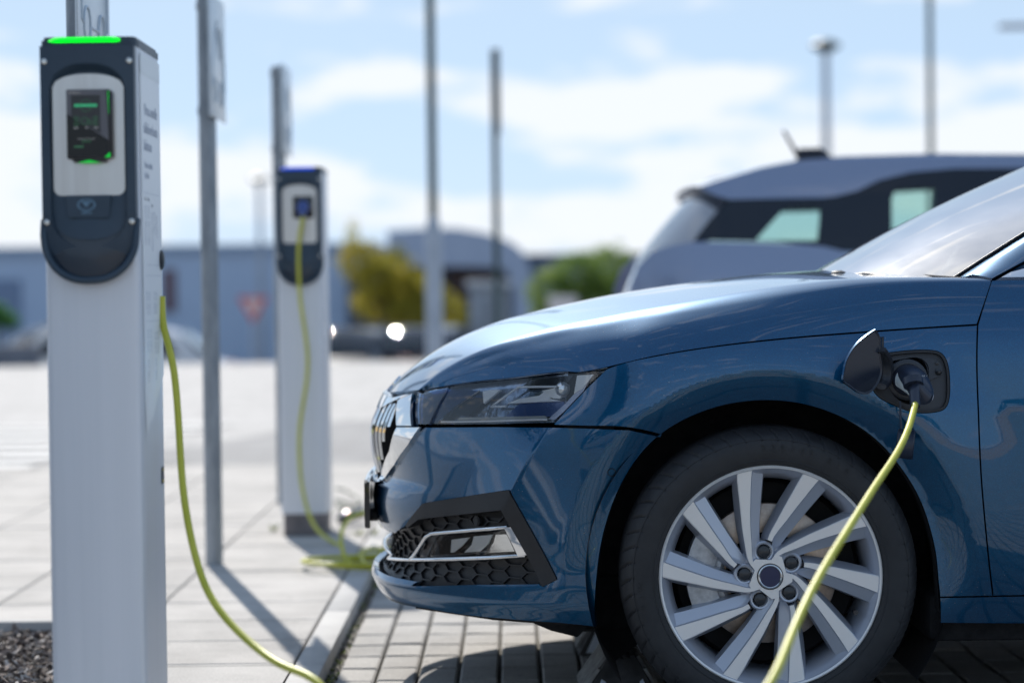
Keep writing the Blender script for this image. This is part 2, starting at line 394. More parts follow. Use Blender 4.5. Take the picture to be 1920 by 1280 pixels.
def panel(name, poly, mats, parent, holes=(), gap=.0018, step=.009, off=0.0, flange=.014, mirror=False, edge=.006, ang=None):
    poly = dens(inset(dens(poly, edge), gap), edge); hs = [dens(inset(dens(h, edge), -gap), edge) for h in holes]
    lo, hi = poly.min(0), poly.max(0); pts = []
    y = lo[1]+step*.5; k = 0
    while y < hi[1]:
        x = np.arange(lo[0]+(step*.5 if k % 2 else 0), hi[0], step); pts.append(np.stack([x, np.full_like(x, y)], -1)); y += step*.87; k += 1
    q = np.vstack(pts); q = q[inpoly(poly, q)]
    for h in hs: q = q[~inpoly(h, q)]
    bd = np.vstack([poly]+hs)
    keep = np.ones(len(q), bool)
    for c in range(0, len(q), 2000):
        dd = np.full(len(q[c:c+2000]), 9.)
        for b in range(0, len(bd), 400): dd = np.minimum(dd, np.sqrt(((q[c:c+2000, None]-bd[None, b:b+400])**2).sum(-1)).min(1))
        keep[c:c+2000] = dd > step*.55
    q = q[keep]
    allp = np.vstack([bd, q]); ed = []; n0 = 0; loops = []
    for l in [poly]+hs:
        n = len(l); loops.append(list(range(n0, n0+n))); ed += [(n0+i, n0+(i+1) % n) for i in range(n)]; n0 += n
    r = delaunay_2d_cdt([Vector(p) for p in allp], ed, [], 0, 1e-7)
    V = np.array([tuple(v) for v in r[0]]); F = [tuple(f) for f in r[2]]
    cen = np.array([V[list(f)].mean(0) for f in F]); ok = inpoly(poly, cen)
    for h in hs: ok &= ~inpoly(h, cen)
    F = [f for f, o in zip(F, ok) if o]
    orig = {}
    for i, src in enumerate(r[3]):
        for a in src: orig[a] = i
    loops = [[orig[i] for i in l if i in orig] for l in loops]
    P = shell(V[:, 0], V[:, 1], off); N = shell_n(V[:, 0], V[:, 1])
    # wind faces outward
    FF = []
    for f in F:
        a, b, c = P[f[0]], P[f[1]], P[f[2]]
        FF.append(f if np.cross(b-a, c-a) @ N[f[0]] > 0 else f[::-1])
    vs = list(P); ns = list(N)
    if flange:
        for l in loops:
            m_ = len(l); b0 = len(vs)
            cc = V[l]
            # rolled edge: first ring on the surface, second dropped
            for i in l: vs.append(P[i]); ns.append(N[i])
            for i in l: vs.append(P[i]-N[i]*flange); ns.append(N[i])
            for i in range(m_): FF.append((b0+i, b0+(i+1) % m_, b0+m_+(i+1) % m_, b0+m_+i))
    if mirror:
        n = len(vs); vs += [np.array([v[0], 2*YC-v[1], v[2]]) for v in vs]; ns += [np.array([v[0], -v[1], v[2]]) for v in ns]
        FF += [tuple(i+n for i in f)[::-1] for f in FF]
    me = bpy.data.meshes.new(name); me.from_pydata([tuple(map(float, v)) for v in vs], [], FF); me.update()
    for p in me.polygons: p.use_smooth = True
    npan = len(P)
    if flange:
        nl = []
        for p in me.polygons:
            isf = any((i % len(ns) if mirror else i) >= npan for i in p.vertices) if not mirror else any((i if i < len(ns)//2 else i-len(ns)//2) >= npan for i in p.vertices)
            for li in p.loop_indices:
                i = me.loops[li].vertex_index
                nl.append(tuple(p.normal) if isf else tuple(map(float, ns[i])))
        me.normals_split_custom_set(nl)
    else: me.normals_split_custom_set_from_vertices([tuple(map(float, n)) for n in ns])
    return link(name, me, mats, parent)
def mirrored(o):
    c = o.copy(); me = o.data.copy(); c.data = me
    for v in me.vertices: v.co.y = 2*YC-v.co.y
    me.flip_normals(); COL.objects.link(c)
    c.parent = o.parent
    return c

# ---- outlines traced on the photograph, laid on the shell
HL = inv([(782, 735), (830, 726), (875, 719), (975, 709), (1075, 699), (1135, 694), (1100, 725), (1062, 765), (1036, 792), (925, 795), (779, 796)])
ARCHPX = [(1116, 1172), (1118, 1100), (1126, 1030), (1142, 965), (1167, 905), (1203, 850), (1240, 814), (1292, 783), (1350, 762), (1400, 753), (1440, 751), (1500, 757), (1560, 775), (1612, 802), (1652, 834), (1692, 882), (1722, 932), (1742, 987), (1754, 1040), (1759, 1100), (1763, 1168)]
_aw = [((x-1438)/856., (1083-y)/856.) for x, y in ARCHPX]
ARCH = curve(inv(ARCHPX), 110)
ia = int(np.argmin(((ARCH-inv([(1240, 814)])[0])**2).sum(1)))
SHUT = curve(inv([(1137, 691), (1150, 686), (1213, 670), (1320, 652), (1400, 642), (1500, 632), (1590, 625), (1700, 617), (1833, 609)]), 60)
DGAP = curve(inv([(1833, 609), (1832, 640), (1834, 760), (1839, 880), (1849, 1000), (1858, 1085), (1862, 1117)]), 50)
SILLZ = inv([(1862, 1117)])[0][1]
BGAP = curve(inv([(1240, 815), (1180, 802), (1110, 799), (1040, 797)]), 20)
fender_poly = np.vstack([SHUT[:-1], DGAP[:-1], inv([(1862, 1117), (1762, 1119)]), ARCH[ia:-8][::-1], BGAP, inv([(1038, 795), (1062, 767), (1100, 727)])])
PORT = curve(np.vstack([inv([(1650, 664), (1700, 658), (1742, 657), (1765, 663), (1776, 682), (1780, 715), (1779, 746), (1772, 764), (1750, 772), (1710, 771), (1680, 760), (1639, 733), (1634, 716), (1638, 690), (1650, 664)])]), 70)[:-1]
fender = panel('front_wing', fender_poly, M['blue'], car, holes=[PORT])
def flip(o):
    for v in o.data.vertices: v.co.y = 2*YC-v.co.y
    o.data.flip_normals()
flip(panel('front_wing', fender_poly, M['blue'], car, step=.014))
# sill
ze = .145
RX = WX+2.677
def s_at_x(x):
    ss = np.linspace(.9, SMAX*.9, 800); return float(np.interp(x, plan(ss)[0][:, 0], ss))
rarch = []
for k in range(61):
    a = math.pi*(1.12-1.24*k/60); x = RX+.385*math.cos(a); z = WZ+.385*math.sin(a)
    rarch.append((s_at_x(x), max(z, ze)))
rarch = np.array(rarch)
_rd0 = [float(p[0]) for p in rarch if p[1] > SILLZ+.004][0]
sill_poly = np.vstack([inv([(1762, 1119), (1862, 1117)]), [(_rd0-.004, SILLZ)], [(float(rarch[0][0])-.01, ze)], inv([(1763, 1168)])])
def mirror_pair(o): 
    c = mirrored(o); return c
mirror_pair(panel('sill', sill_poly, M['blue'], car))
# doors and quarter panel (beyond the frame)
ZB = .955
s1 = DGAP[0][0]
UP = curve(np.vstack([inv([(1833, 609)]), inv([(1846, 566)]), inv([(1859, 525)])]), 10)
sA = UP[-1][0]
SB = s_at_x(2.06)
bz = UP[-1][1]
door_poly = np.vstack([UP[::-1], DGAP[1:], [(SB, SILLZ)], [(SB, bz+.012)]])
mirror_pair(panel('front_door', door_poly, M['blue'], car, step=.012))
SCc = s_at_x(3.10)
_rd = [tuple(p) for p in rarch if p[1] > SILLZ+.004 and p[0] < SCc-.02]
rdoor_poly = np.array([(SB, bz+.012), (SB, SILLZ), (_rd[0][0], SILLZ)]+_rd+[(SCc, float(np.interp(SCc-.001, rarch[:31, 0], rarch[:31, 1]))+.03), (SCc, bz+.03)])
mirror_pair(panel('rear_door', rdoor_poly, M['blue'], car, step=.014))
quarter = np.array([(SCc, bz+.03), (SCc, float(np.interp(SCc-.001, rarch[:31, 0], rarch[:31, 1]))+.03)]+[tuple(p) for p in rarch if p[0] > SCc+.004 and p[1] > .5]+[(s_at_x(RX+.37), .5), (4.6, .5), (4.6, bz+.02)])
mirror_pair(panel('rear_wing', quarter, M['blue'], car, step=.014))
rb = np.array([(s_at_x(RX+.372), .5), (s_at_x(RX+.385), .30), (s_at_x(RX+.38), .19), (4.6, .2), (SMAX, .2), (SMAX, .5)])
panel('rear_bumper', rb, M['blue'], car, step=.016, mirror=True)
panel('tailgate', np.array([(4.6, .5), (SMAX, .5), (SMAX, bz+.02), (4.6, bz+.02)]), M['blue'], car, step=.016, mirror=True)
# ---- front bumper
TRIM_O = inv([(763, 985), (795, 944), (955, 919), (1044, 1085), (1018, 1098)])
TRIM_I = inv([(1018, 1098), (941, 955), (787, 972), (766, 989)])
b_up = inv([(1040, 800), (1110, 802), (1180, 805), (1238, 818)])
b_arch = ARCH[2:ia+1][::-1]
b_bot = inv([(1118, 1175), (1050, 1168), (941, 1160), (857, 1151), (800, 1141)])
zb = .172
bumper_poly = np.vstack([inv([(797, 800), (925, 799)]), b_up, b_arch, b_bot, [(.42, .176), (.2, zb), (0, zb)], [(0, .244), (.2, .244), (.40, .2445), (.52, .245)], inv([(772, 1097), (899, 1094), (1010, 1093)]), inv([(1018, 1098), (1044, 1085), (955, 919), (795, 944), (763, 985)]), [(.38, .345), (.2, .342), (0, .342)], [(0, .452), (.16, .455)], inv([(712, 905), (722, 892)])+[0.006, 0]])
panel('front_bumper', bumper_poly, M['blue'], car, mirror=True, step=.008)
# matte trim around the lower intake
mirror_pair(panel('bumper_trim', np.vstack([TRIM_O, TRIM_I[1:]]), M['black_plastic'], car, off=.004, gap=-.001, step=.01, flange=.03))
# recessed intake with honeycomb ribs
mesh_poly = np.vstack([[(0, .238)], [(.3, .238)], inv([(740, 1094), (899, 1102), (1020, 1104), (948, 950), (787, 965), (760, 985)]), [(.38, .35), (0, .35)]])
panel('lower_grille', mesh_poly, M['black_plastic'], car, off=-.030, flange=0, mirror=True, step=.012, gap=-.006)
hxs = (MB(), MB()); hw, hh = .078, .040
inner = inset(dens(mesh_poly), -.002)
fog_in = inset(dens(inv([(783, 1044), (803, 1010), (812, 1004), (945, 994), (968, 1037)])), -.006)
def rib(a, b, lift=-.0232, w=.0034, base=-.031):
    t = np.linspace(0, 1, 4); q = np.array(a)+(np.array(b)-np.array(a))*t[:, None]
    if not inpoly(inner, q).all() or inpoly(fog_in, q).any(): return
    d = (np.array(b)-np.array(a)); d /= np.linalg.norm(d); nn = np.array([-d[1], d[0]])*w*.5
    for sgn, hx in ((1, hxs[0]), (-1, hxs[1])):
        L0 = shell(sgn*(q[:, 0]+nn[0]), q[:, 1]+nn[1], base); L1 = shell(sgn*(q[:, 0]+nn[0]), q[:, 1]+nn[1], lift)
        R1 = shell(sgn*(q[:, 0]-nn[0]), q[:, 1]-nn[1], lift); R0 = shell(sgn*(q[:, 0]-nn[0]), q[:, 1]-nn[1], base)
        hx.grid(np.stack([L0, L1, R1, R0], 1))
hw, hh = .068, .028
for i in range(0, 22):
    for j in range(-1, 8):
        cx = i*hw*.75; cz = .232+j*hh+(hh*.5 if i % 2 else 0)
        p = [(cx-hw*.25, cz+hh*.5), (cx+hw*.25, cz+hh*.5), (cx+hw*.5, cz), (cx+hw*.25, cz-hh*.5)]
        rib(p[0], p[1]); rib(p[1], p[2]); rib(p[2], p[3])
grl = [o for o in car.children if o.name.startswith('lower_grille')][0]
[h_.build('honeycomb', M['black_plastic'], grl, 30) for h_ in hxs]
# front splitter: rounded lip under the intake
# chrome strip and fog lamp frame
def rail(name, px_or_sz, rad, mt, parent, off=.002, closed=False, flat=1.0, px=True, mirror=True, n=None, dn=.012):
    q = inv(px_or_sz) if px else np.array(px_or_sz, float)
    q = dens(q, dn, closed)
    if closed: q = np.vstack([q, q[:1]])
    mb = MB(); P = shell(q[:, 0], q[:, 1], off)
    mb.tube(P, rad, 8)
    if mirror: m2 = MB(); m2.tube(P*[1, -1, 1]+[0, 2*YC, 0], rad, 8); m2.build(name, mt, parent, 50)
    return mb.build(name, mt, parent, 50)
FOG = [(783, 1044), (803, 1010), (812, 1004), (945, 994), (968, 1037)]
fo = inv(FOG)
ch = [(.0, .292), (.15, .290), (.30, .287)]
chrome_line = np.vstack([ch, inv([(725, 1047), (767, 1049)])])
rail('chrome_strip', np.vstack([chrome_line, inv([(800, 1049), (900, 1046), (984, 1041)])]), .0052, M['chrome'], car, off=-.004, px=False)
fr = np.vstack([inv([(767, 1049), (778, 1036), (797, 1006), (808, 1000), (900, 992), (950, 988)])])
fframe = rail('fog_lamp_frame', fr, .0048, M['chrome'], car, off=-.003, px=False)
fog_end = inv([(945, 987), (960, 988), (988, 1040), (972, 1042)])
mirror_pair(panel('fog_lamp_frame', fog_end, M['chrome'], car, off=.002, gap=0, flange=.02, step=.006))
mirror_pair(panel('fog_lamp', inset(dens(fo), -.003), M['gloss_black'], car, off=-.026, gap=0, flange=0))
fogl = [o for o in car.children if o.name.startswith('fog_lamp') and 'frame' not in o.name]
M['lamp_white'] = mat('bright lamp chamber', (.95, .95, .93), .3)
M['reflector'] = mat('lamp reflector', (.92, .92, .90), .16, .92)
for pi_, pp in enumerate(([(838, 1012), (872, 1008), (858, 1024), (842, 1036), (836, 1036)], [(880, 1006), (916, 1003), (908, 1020), (892, 1034), (862, 1036), (876, 1022)], [(922, 1003), (943, 1002), (958, 1034), (905, 1036), (918, 1018)])):
    panel('reflector', inv(pp), M['lamp_white'] if pi_ < 2 else M['reflector'], fogl[0], off=-.014, gap=0, flange=.003, step=.006)
panel('lens', inset(dens(fo), .001), M['lamp_glass'], fogl[0], off=-.005, gap=0, flange=0)
# ---- headlight
mirror_pair(panel('headlight', inset(dens(HL), -.001), vary(mat('mirror lamp housing', (.4, .48, .6), .14, .92), (.10, .15, .24), (.55, .62, .72), 18, 3, (.08, .22), .5, bscale=45), car, off=-.032, gap=0, flange=0))
hls = [o for o in car.children if o.name.startswith('headlight')]
H = hls[0]
M['lamp_dark'] = mat('dark lamp bezel', (.02, .025, .035), .15)
M['lamp_pale'] = mat('pale lamp inner', (.92, .94, .96), .35, .0)
M['lamp_light'] = mat('daytime light guide', (.9, .93, .96), .2)
panel('bezel', inv([(783, 737), (835, 728), (893, 732), (850, 762), (815, 793), (781, 794)]), mat('lamp blanking with painted sky tint', (.12, .36, .72), .10, .9, 1.0), H, off=-.006, gap=0, flange=.012)  # blue base colour stands in for sky mirrored in dark gloss plastic
def hl(name, px, mt, off, **k): return panel(name, inv(px), mt, H, off=off, gap=0, flange=.006, step=.006, **k)
rail('light_guide', [(815, 792), (835, 773), (855, 757), (893, 733)], .0026, M['satin'], H, off=-.010, mirror=False)
rail('light_guide', [(820, 791), (900, 790), (1000, 787), (1022, 787)], .0022, M['lamp_light'], H, off=-.012, mirror=False)
rail('light_guide', [(1040, 725), (966, 726), (914, 763), (943, 762)], .0026, M['lamp_light'], H, off=-.012, mirror=False)
hl('reflector', [(897, 734), (912, 731), (930, 731), (917, 742), (899, 757)], M['lamp_white'], -.014)
hl('light_blade', [(940, 757), (965, 748), (1003, 742), (1012, 735), (1030, 735), (1024, 748), (1046, 752)], M['lamp_pale'], -.020)
hl('bezel', [(962, 757), (1048, 753), (1052, 772), (1020, 782), (930, 786)], mat('blue lamp bezel', (.05, .10, .26), .2, .3), -.026)
hl('bezel', [(838, 776), (880, 745), (905, 745), (866, 780)], M['lamp_dark'], -.018)
hl('light_blade', [(1010, 733), (1036, 727), (1046, 727), (1046, 748), (1030, 747)], M['lamp_white'], -.015)
hl('bezel', [(990, 712), (1070, 704), (1052, 724), (968, 726)], M['lamp_dark'], -.017)
hl('light_blade', [(850, 783), (1015, 780), (1020, 785), (846, 788)], mat('grey lamp sill', (.40, .42, .42), .4), -.018)
hl('reflector', [(1078, 704), (1110, 702), (1088, 729), (1072, 738)], M['lamp_white'], -.014)
hl('light_blade', [(1100, 713), (1090, 733), (1052, 772), (1036, 786), (1022, 786), (1055, 757), (1085, 724)], mat('prismatic lamp strip', (.42, .46, .58), .3, .3), -.016)
crys = MB(); c0 = shell(*inv([(1050, 731)])[0], -.018)
crys.lathe([(.004, .012), (.011, .010), (.017, .002), (.019, -.006)], c0, 'y', 10)
crys.build('projector_lens', mat('projector lens', (.85, .88, .9), .06, .6, .5), H, 20)
panel('lens', inset(dens(HL), .0012), M['lamp_glass'], H, off=-.001, gap=0, flange=0, step=.01)
# ---- grille
def fz(z): return z
GT, GB = .632, .478
gb = MB()
for sgn in (1, -1):
    ss, zz = np.meshgrid(np.linspace(0, .40, 20), np.linspace(.45, .655, 14), indexing='ij')
    gb.grid(shell(sgn*ss, zz, -.045))
grille = gb.build('radiator_grille', M['gloss_black'], car)
EDGE_T = inv([(752, 752)])[0]; EDGE_B = inv([(723, 878)])[0]
sl_m = [M['black_gap'], M['chrome']]
_sg = np.linspace(.02, .6, 300); _px = proj(shell(_sg, np.full(300, .57), .012))[:, 0]
_sv = _sg[np.argmin(_px):]; _pv = _px[np.argmin(_px):]
SLATS = [.03, .075]+[float(np.interp(q, _pv, _sv)) for q in np.linspace(_pv[0]+2.5, 747, 8)]
SLATS = [q for i, q in enumerate(SLATS) if i == 0 or q > SLATS[i-1]+.008]
for sgn in (1, -1):
    for k, s0 in enumerate(SLATS):
        zt = GT+(EDGE_T[1]-.004-GT)*min(1, s0/EDGE_T[0])
        zlow = .478 if s0 < EDGE_B[0] else .478+(s0-EDGE_B[0])/(EDGE_T[0]+.0-EDGE_B[0])*(.60-.478)
        if zt-zlow < .03: continue
        z = np.linspace(zlow, zt, 16); bow = .004+.010*np.sin(np.pi*np.clip((z-.47)/(zt-.465), 0, 1))**.6
        mb = MB(); w = .0022
        a = shell(sgn*np.full_like(z, s0-w), z, -.03); p, pn = plan(np.full_like(z, s0))
        def ln(ds, o): return shell(sgn*(np.full_like(z, s0)+ds), z, bow+o)
        mb.cur = 0; mb.grid(np.stack([ln(-w*.8, -.04), ln(-w, -.004)], 1)); mb.grid(np.stack([ln(w, -.004), ln(w*.8, -.04)], 1))
        mb.cur = 1; mb.grid(np.stack([ln(-w, -.004), ln(-w*.5, 0.002), ln(w*.5, 0.002), ln(w, -.004)], 1))
        mb.build('grille_slat', sl_m, grille, 40)
# chrome surround: upright, diagonal, bottom, top
mirror_pair(panel('grille_frame', inv([(753, 750), (765, 740), (780, 736), (778, 798), (750, 798)]), M['chrome'], car, off=.010, gap=.0008, flange=.03, step=.006))
mirror_pair(panel('grille_frame', np.vstack([inv([(750, 800), (793, 800), (770, 835), (745, 872), (722, 900)]), inv([(716, 897), (723, 880), (736, 845)])]), M['chrome'], car, off=.009, gap=.0006, flange=.03, step=.006))
panel('grille_frame', np.array([(0, .452), (.12, .452), (.2, .456)]+[tuple(p) for p in inv([(720, 901), (715, 893)])]+[(.14, .478), (0, .476)]), M['chrome'], car, off=.010, gap=0, flange=.03, step=.008, mirror=True)
zt_ = inv([(753, 748)])[0]; zt2 = inv([(778, 737)])[0]
panel('grille_frame', np.array([(0, .638), (.2, .636), tuple(zt_), tuple(zt2), (.3, .668), (.15, .672), (0, .674)]), M['chrome'], car, off=.012, gap=0, flange=.035, step=.008, mirror=True)
# number plate, edge on
pl = MB(); pl.cur = 0; xs = -.372
yy = np.linspace(-.26, .26, 13); bowx = .006*(yy/.26)**2
A = np.stack([np.stack([xs+bowx, YC+yy, np.full_like(yy, z)], -1) for z in (.348, .462)], 1); Bk = A+[.012, 0, 0]
pl.grid(A); pl.grid(Bk); pl.grid(np.stack([A[:, 1], Bk[:, 1]], 1)); pl.grid(np.stack([A[:, 0], Bk[:, 0]], 1)); pl.grid(np.stack([A[0], Bk[0]], 1)); pl.grid(np.stack([A[-1], Bk[-1]], 1))
plate = pl.build('number_plate', M['gloss_black'], car)
pf = MB(); pf.grid(A*[1, 1, 1]+[-.0012, 0, 0]); pf.build('plate_face', mat('white plate face', (.7, .7, .7), .4), plate)
pk = MB(); pk.tube(np.vstack([A[:, 1], ])+[.004, 0, .001], .005, 6); pk.build('plate_frame', M['chrome'], plate)
pb = MB(); pb.box((-.362, YC-.12, .352), (-.30, YC+.12, .378), .004); pb.build('plate_bracket', M['black_plastic'], plate)
# parking sensors
sen = MB(); q = inv([(1147, 885)])[0]; P0 = shell(*q, .0008); N0 = shell_n(np.array([q[0]]), np.array([q[1]]))[0]
def disc_at(mb, P, N, r, h, n=20, ring=None):
    N = np.array(N)/np.linalg.norm(N); a = np.cross(N, [0, 0, 1.]); a /= np.linalg.norm(a); b = np.cross(N, a)
    c = [P+N*h+r*(math.cos(2*math.pi*k/n)*a+math.sin(2*math.pi*k/n)*b) for k in range(n)]
    if ring:
        c2 = [P+N*h+ring*(math.cos(2*math.pi*k/n)*a+math.sin(2*math.pi*k/n)*b) for k in range(n)]
        mb.add(c+c2, [(k, (k+1) % n, n+(k+1) % n, n+k) for k in range(n)])
    else: mb.add(c+[P-N*.004+(p-P-N*h) for p in c], [tuple(range(n))]+[(k, (k+1) % n, n+(k+1) % n, n+k) for k in range(n)])
disc_at(sen, P0, N0, .0095, .0004, 24, .0078); sen.build('parking_sensor', M['black_gap'], car)
sen = MB(); q = inv([(884, 977)])[0]; P0 = shell(*q, -.022); N0 = shell_n(np.array([q[0]]), np.array([q[1]]))[0]
disc_at(sen, P0, N0, .012, .006, 24); disc_at(sen, P0, N0, .0085, .0075, 24); sen.build('parking_sensor', M['black_plastic'], car)
# ---- dark inner shell so that gaps read black, wheel housings, underbody
ib = MB()
for sgn in (1, -1):
    ss, zz = np.meshgrid(np.arange(.0, SMAX, .03), np.arange(.2, .74, .03), indexing='ij')
    Pn = shell(sgn*ss, zz, -.022); n, mm = ss.shape
    d1 = np.minimum(np.hypot(Pn[..., 0]-WX, zz-WZ), np.hypot(Pn[..., 0]-RX, zz-WZ))
    port_c = PORT.mean(0)
    dp = np.hypot(ss-port_c[0], zz-port_c[1])
    skip = (d1 < .43) | ((dp < .13) & (sgn > 0)) | ((ss < .95) & (zz > .56)) | ((ss < .95) & (zz < .40)) | ((ss < .43))
    ok = ~(skip[:-1, :-1] | skip[1:, :-1] | skip[:-1, 1:] | skip[1:, 1:])
    ib.add(Pn.reshape(-1, 3), [(i*mm+j, i*mm+j+1, (i+1)*mm+j+1, (i+1)*mm+j) for i in range(n-1) for j in range(mm-1) if ok[i, j]])
ib.build('inner_panel', M['black_gap'], car)
for sgn in (1, -1):
    ss, zz = np.meshgrid(np.linspace(DGAP[0][0]-.012, 2.3, 16), np.arange(.70, .915, .02), indexing='ij'); jb = MB(); jb.grid(shell(sgn*ss, zz, -.026)); jb.build('gap_blocker', M['black_gap'], car)  # dark sheet added to stop sun showing through the door gap
lp = [(-.27, YC-.36), (-.12, YC-.53), (.05, YC-.68), (.13, YC-.70)]
ub = MB(); ub.prism([(-.24, -.38), (-.05, -.6), (.12, -.7), (.12, .7), (-.05, .6), (-.24, .38)], 'z', .165, .20)
ub.v = [(x, y+YC, z) for x, y, z in ub.v]
ub.box((.12, YC-.52, .12), (4.1, YC+.52, .26), .03); ub.box((.92, YC-.80, .13), (2.88, YC+.80, .24), .02)
# angled deflector ahead of the wheel
for sgn in (1, -1):
    dfl = [(.0, .215), (.005, .180), (.08, .147), (.141, .131), (.160, .15), (.165, .24), (.0, .24)]
    ub.prism(dfl, 'y', YC-sgn*.50, YC-sgn*.655)
ub.build('underbody', M['liner'], car)
for wx in (WX, RX):
    for sgn in (1, -1):
        lin = MB()
        for rad_, ya, ybb in ((.405, .83, .50),):
            a = np.linspace(-.20*math.pi, 1.20*math.pi, 50)
            c = np.stack([wx+rad_*np.cos(a), 0*a, WZ+rad_*np.sin(a)], -1)
            rows = [c*[1, 0, 1]+[0, YC-sgn*y, 0] for y in (ya, .7, .6, ybb)]
            lin.grid(np.stack(rows, 1))
            back = [np.array([wx, YC-sgn*ybb, WZ])]+[p for p in rows[-1]]
            lin.add(back, [(0, i, i+1) for i in range(1, len(a))])
        lin.build('wheel_housing', M['liner'], car)
# arch lip returning inward from the body panels
def lipgrid(poly, depth):
    for sgn in (1, -1):
        P = shell(sgn*poly[:, 0], poly[:, 1], -.004); Q = P.copy(); Q[:, 1] += sgn*depth
        al = MB(); al.grid(np.stack([P, Q], 1)); al.build('arch_lip', M['liner'], car)
lipgrid(ARCH[2:-2], .05); lipgrid(rarch, .05)
# ---- bonnet: lofted between traced feature lines
def onY(pxs, yfun, it=6):
    o = []
    for (x, y) in pxs:
        Y = YC-.6
        for _ in range(it):
            P = atY(x, y, Y); Y = YC-yfun(P[0])
        o.append(atY(x, y, Y))
    return np.array(o)
y3 = lambda X: float(np.interp(X, [-.26, -.2, 0, .2, .44, .7, 1.0], [.40, .485, .635, .725, .778, .802, .813]))
y2 = lambda X: y3(X)-float(np.interp(X, [-.24, 0, .3, 1.0], [.002, .034, .050, .058]))
C0 = onY([(730, 734), (740, 717), (757, 700), (780, 681), (813, 658), (847, 639), (880, 623), (913, 610), (947, 598), (993, 587), (1033, 576), (1080, 566), (1147, 552), (1213, 541), (1320, 525), (1384, 517), (1526, 507), (1560, 505)], lambda X: 0.0)
C2 = onY([(783, 731), (830, 691), (880, 663), (947, 638), (1013, 621), (1047, 612), (1113, 598), (1213, 578), (1320, 560), (1384, 548), (1506, 530), (1611, 520), (1668, 519), (1774, 521)], y2)
C3 = onY([(784, 732), (838, 697), (897, 674), (960, 653), (1027, 637), (1113, 615), (1180, 602), (1320, 577), (1384, 567), (1506, 545), (1648, 528), (1750, 525), (1859, 525)], y3)
c5sz = inv([(785, 734), (830, 723), (880, 715), (980, 705), (1073, 695), (1137, 690), (1150, 684.5), (1213, 668), (1320, 650), (1400, 640), (1500, 630), (1590, 623), (1700, 615), (1831, 607)])
C5 = shell(c5sz[:, 0], c5sz[:, 1])
def along(C, n, ease=1.0):
    d = np.r_[0, np.cumsum(np.linalg.norm(np.diff(C, axis=0), axis=1))]; f = (C[:, 0]-C[0, 0])/(C[-1, 0]-C[0, 0]); u = np.linspace(0, 1, n)**1.35
    du = np.interp(u, f, d)
    # light smoothing of traced jitter before the spline
    Cs = C.copy()
    for _ in range(2): Cs[1:-1] = .25*Cs[:-2]+.5*Cs[1:-1]+.25*Cs[2:]
    Cs = .5*Cs+.5*C
    return spl(d, Cs, du)
NU = 150
a0, a2, a3, a5 = (along(C, NU) for C in (C0, C2, C3, C5))
for A_ in (a0,): A_[:, 1] = YC
# middle ridge point and side belly
fr_ = (np.linspace(0, 1, NU)**1.35)[:, None]
a1 = a0*.45+a2*.55; a1[:, 2] = a0[:, 2]*.50+a2[:, 2]*.50+.001*np.sin(np.pi*fr_[:, 0])**.5; a1[:, 0] = a0[:, 0]*.62+a2[:, 0]*.38
a4 = .5*a3+.5*a5; wbel = np.linalg.norm(a3-a5, axis=1)
a4[:, 1] -= wbel*.07; a4[:, 2] += wbel*.03
rows = []
tt = np.linspace(0, 1, 26)
for i in range(NU):
    top = spl(np.array([-2, -1, 0, 1, 2.]), np.array([[a2[i, 0], 2*YC-a2[i, 1], a2[i, 2]], [a1[i, 0], 2*YC-a1[i, 1], a1[i, 2]], a0[i], a1[i], a2[i]]), tt*2)
    bev = a2[i]+(a3[i]-a2[i])*np.linspace(0, 1, 8)[1:-1, None]
    bev[:, 2] += .0025*np.sin(np.pi*np.linspace(0, 1, 8)[1:-1])*min(1, np.linalg.norm(a3[i]-a2[i])/.03)
    sd_ = spl(np.array([0, 1, 2.]), np.array([a3[i], a4[i], a5[i]]), np.linspace(0, 2, 22))
    ed_ = a5[i]+np.array([[0, .006, -.002], [0, .02, -.004]])
    rows.append(np.vstack([top, bev, sd_, ed_]))
G = np.array(rows)
# soften the creases slightly
for _ in range(1): G[:, 2:-4] = .5*G[:, 2:-4]+.25*(G[:, 1:-5]+G[:, 3:-3])
Gm = G[:, ::-1].copy(); Gm[..., 1] = 2*YC-Gm[..., 1]
Gall = np.concatenate([Gm[:, :-1], G], 1)
fe = Gall[0]+np.array([.012, 0, -.012]); Gall = np.concatenate([fe[None], Gall], 0)
hb = MB(); hb.grid(Gall); bonnet = hb.build('bonnet', M['blue'], car, 70)
# chrome badge seat on the bonnet nose
bd_ = MB(); P = a0[5]; N = np.array([-.75, 0, .66]); disc_at(bd_, P+N*.001, N, .026, .004, 24); bd_.build('bonnet_badge', M['chrome'], bonnet)
# black seal between bonnet and lamp, cowl behind the bonnet
cw = MB(); e = G[-1]
cwm = np.vstack([Gm[-1][:-1], e]); top_only = cwm[(np.abs(cwm[:, 1]-YC) < .74)]
cw.grid(np.stack([top_only+[-.01, 0, -.008], top_only+[.04, 0, -.018], top_only+[.14, 0, -.01]], 1)); cowl = cw.build('cowl', M['black_plastic'], car)
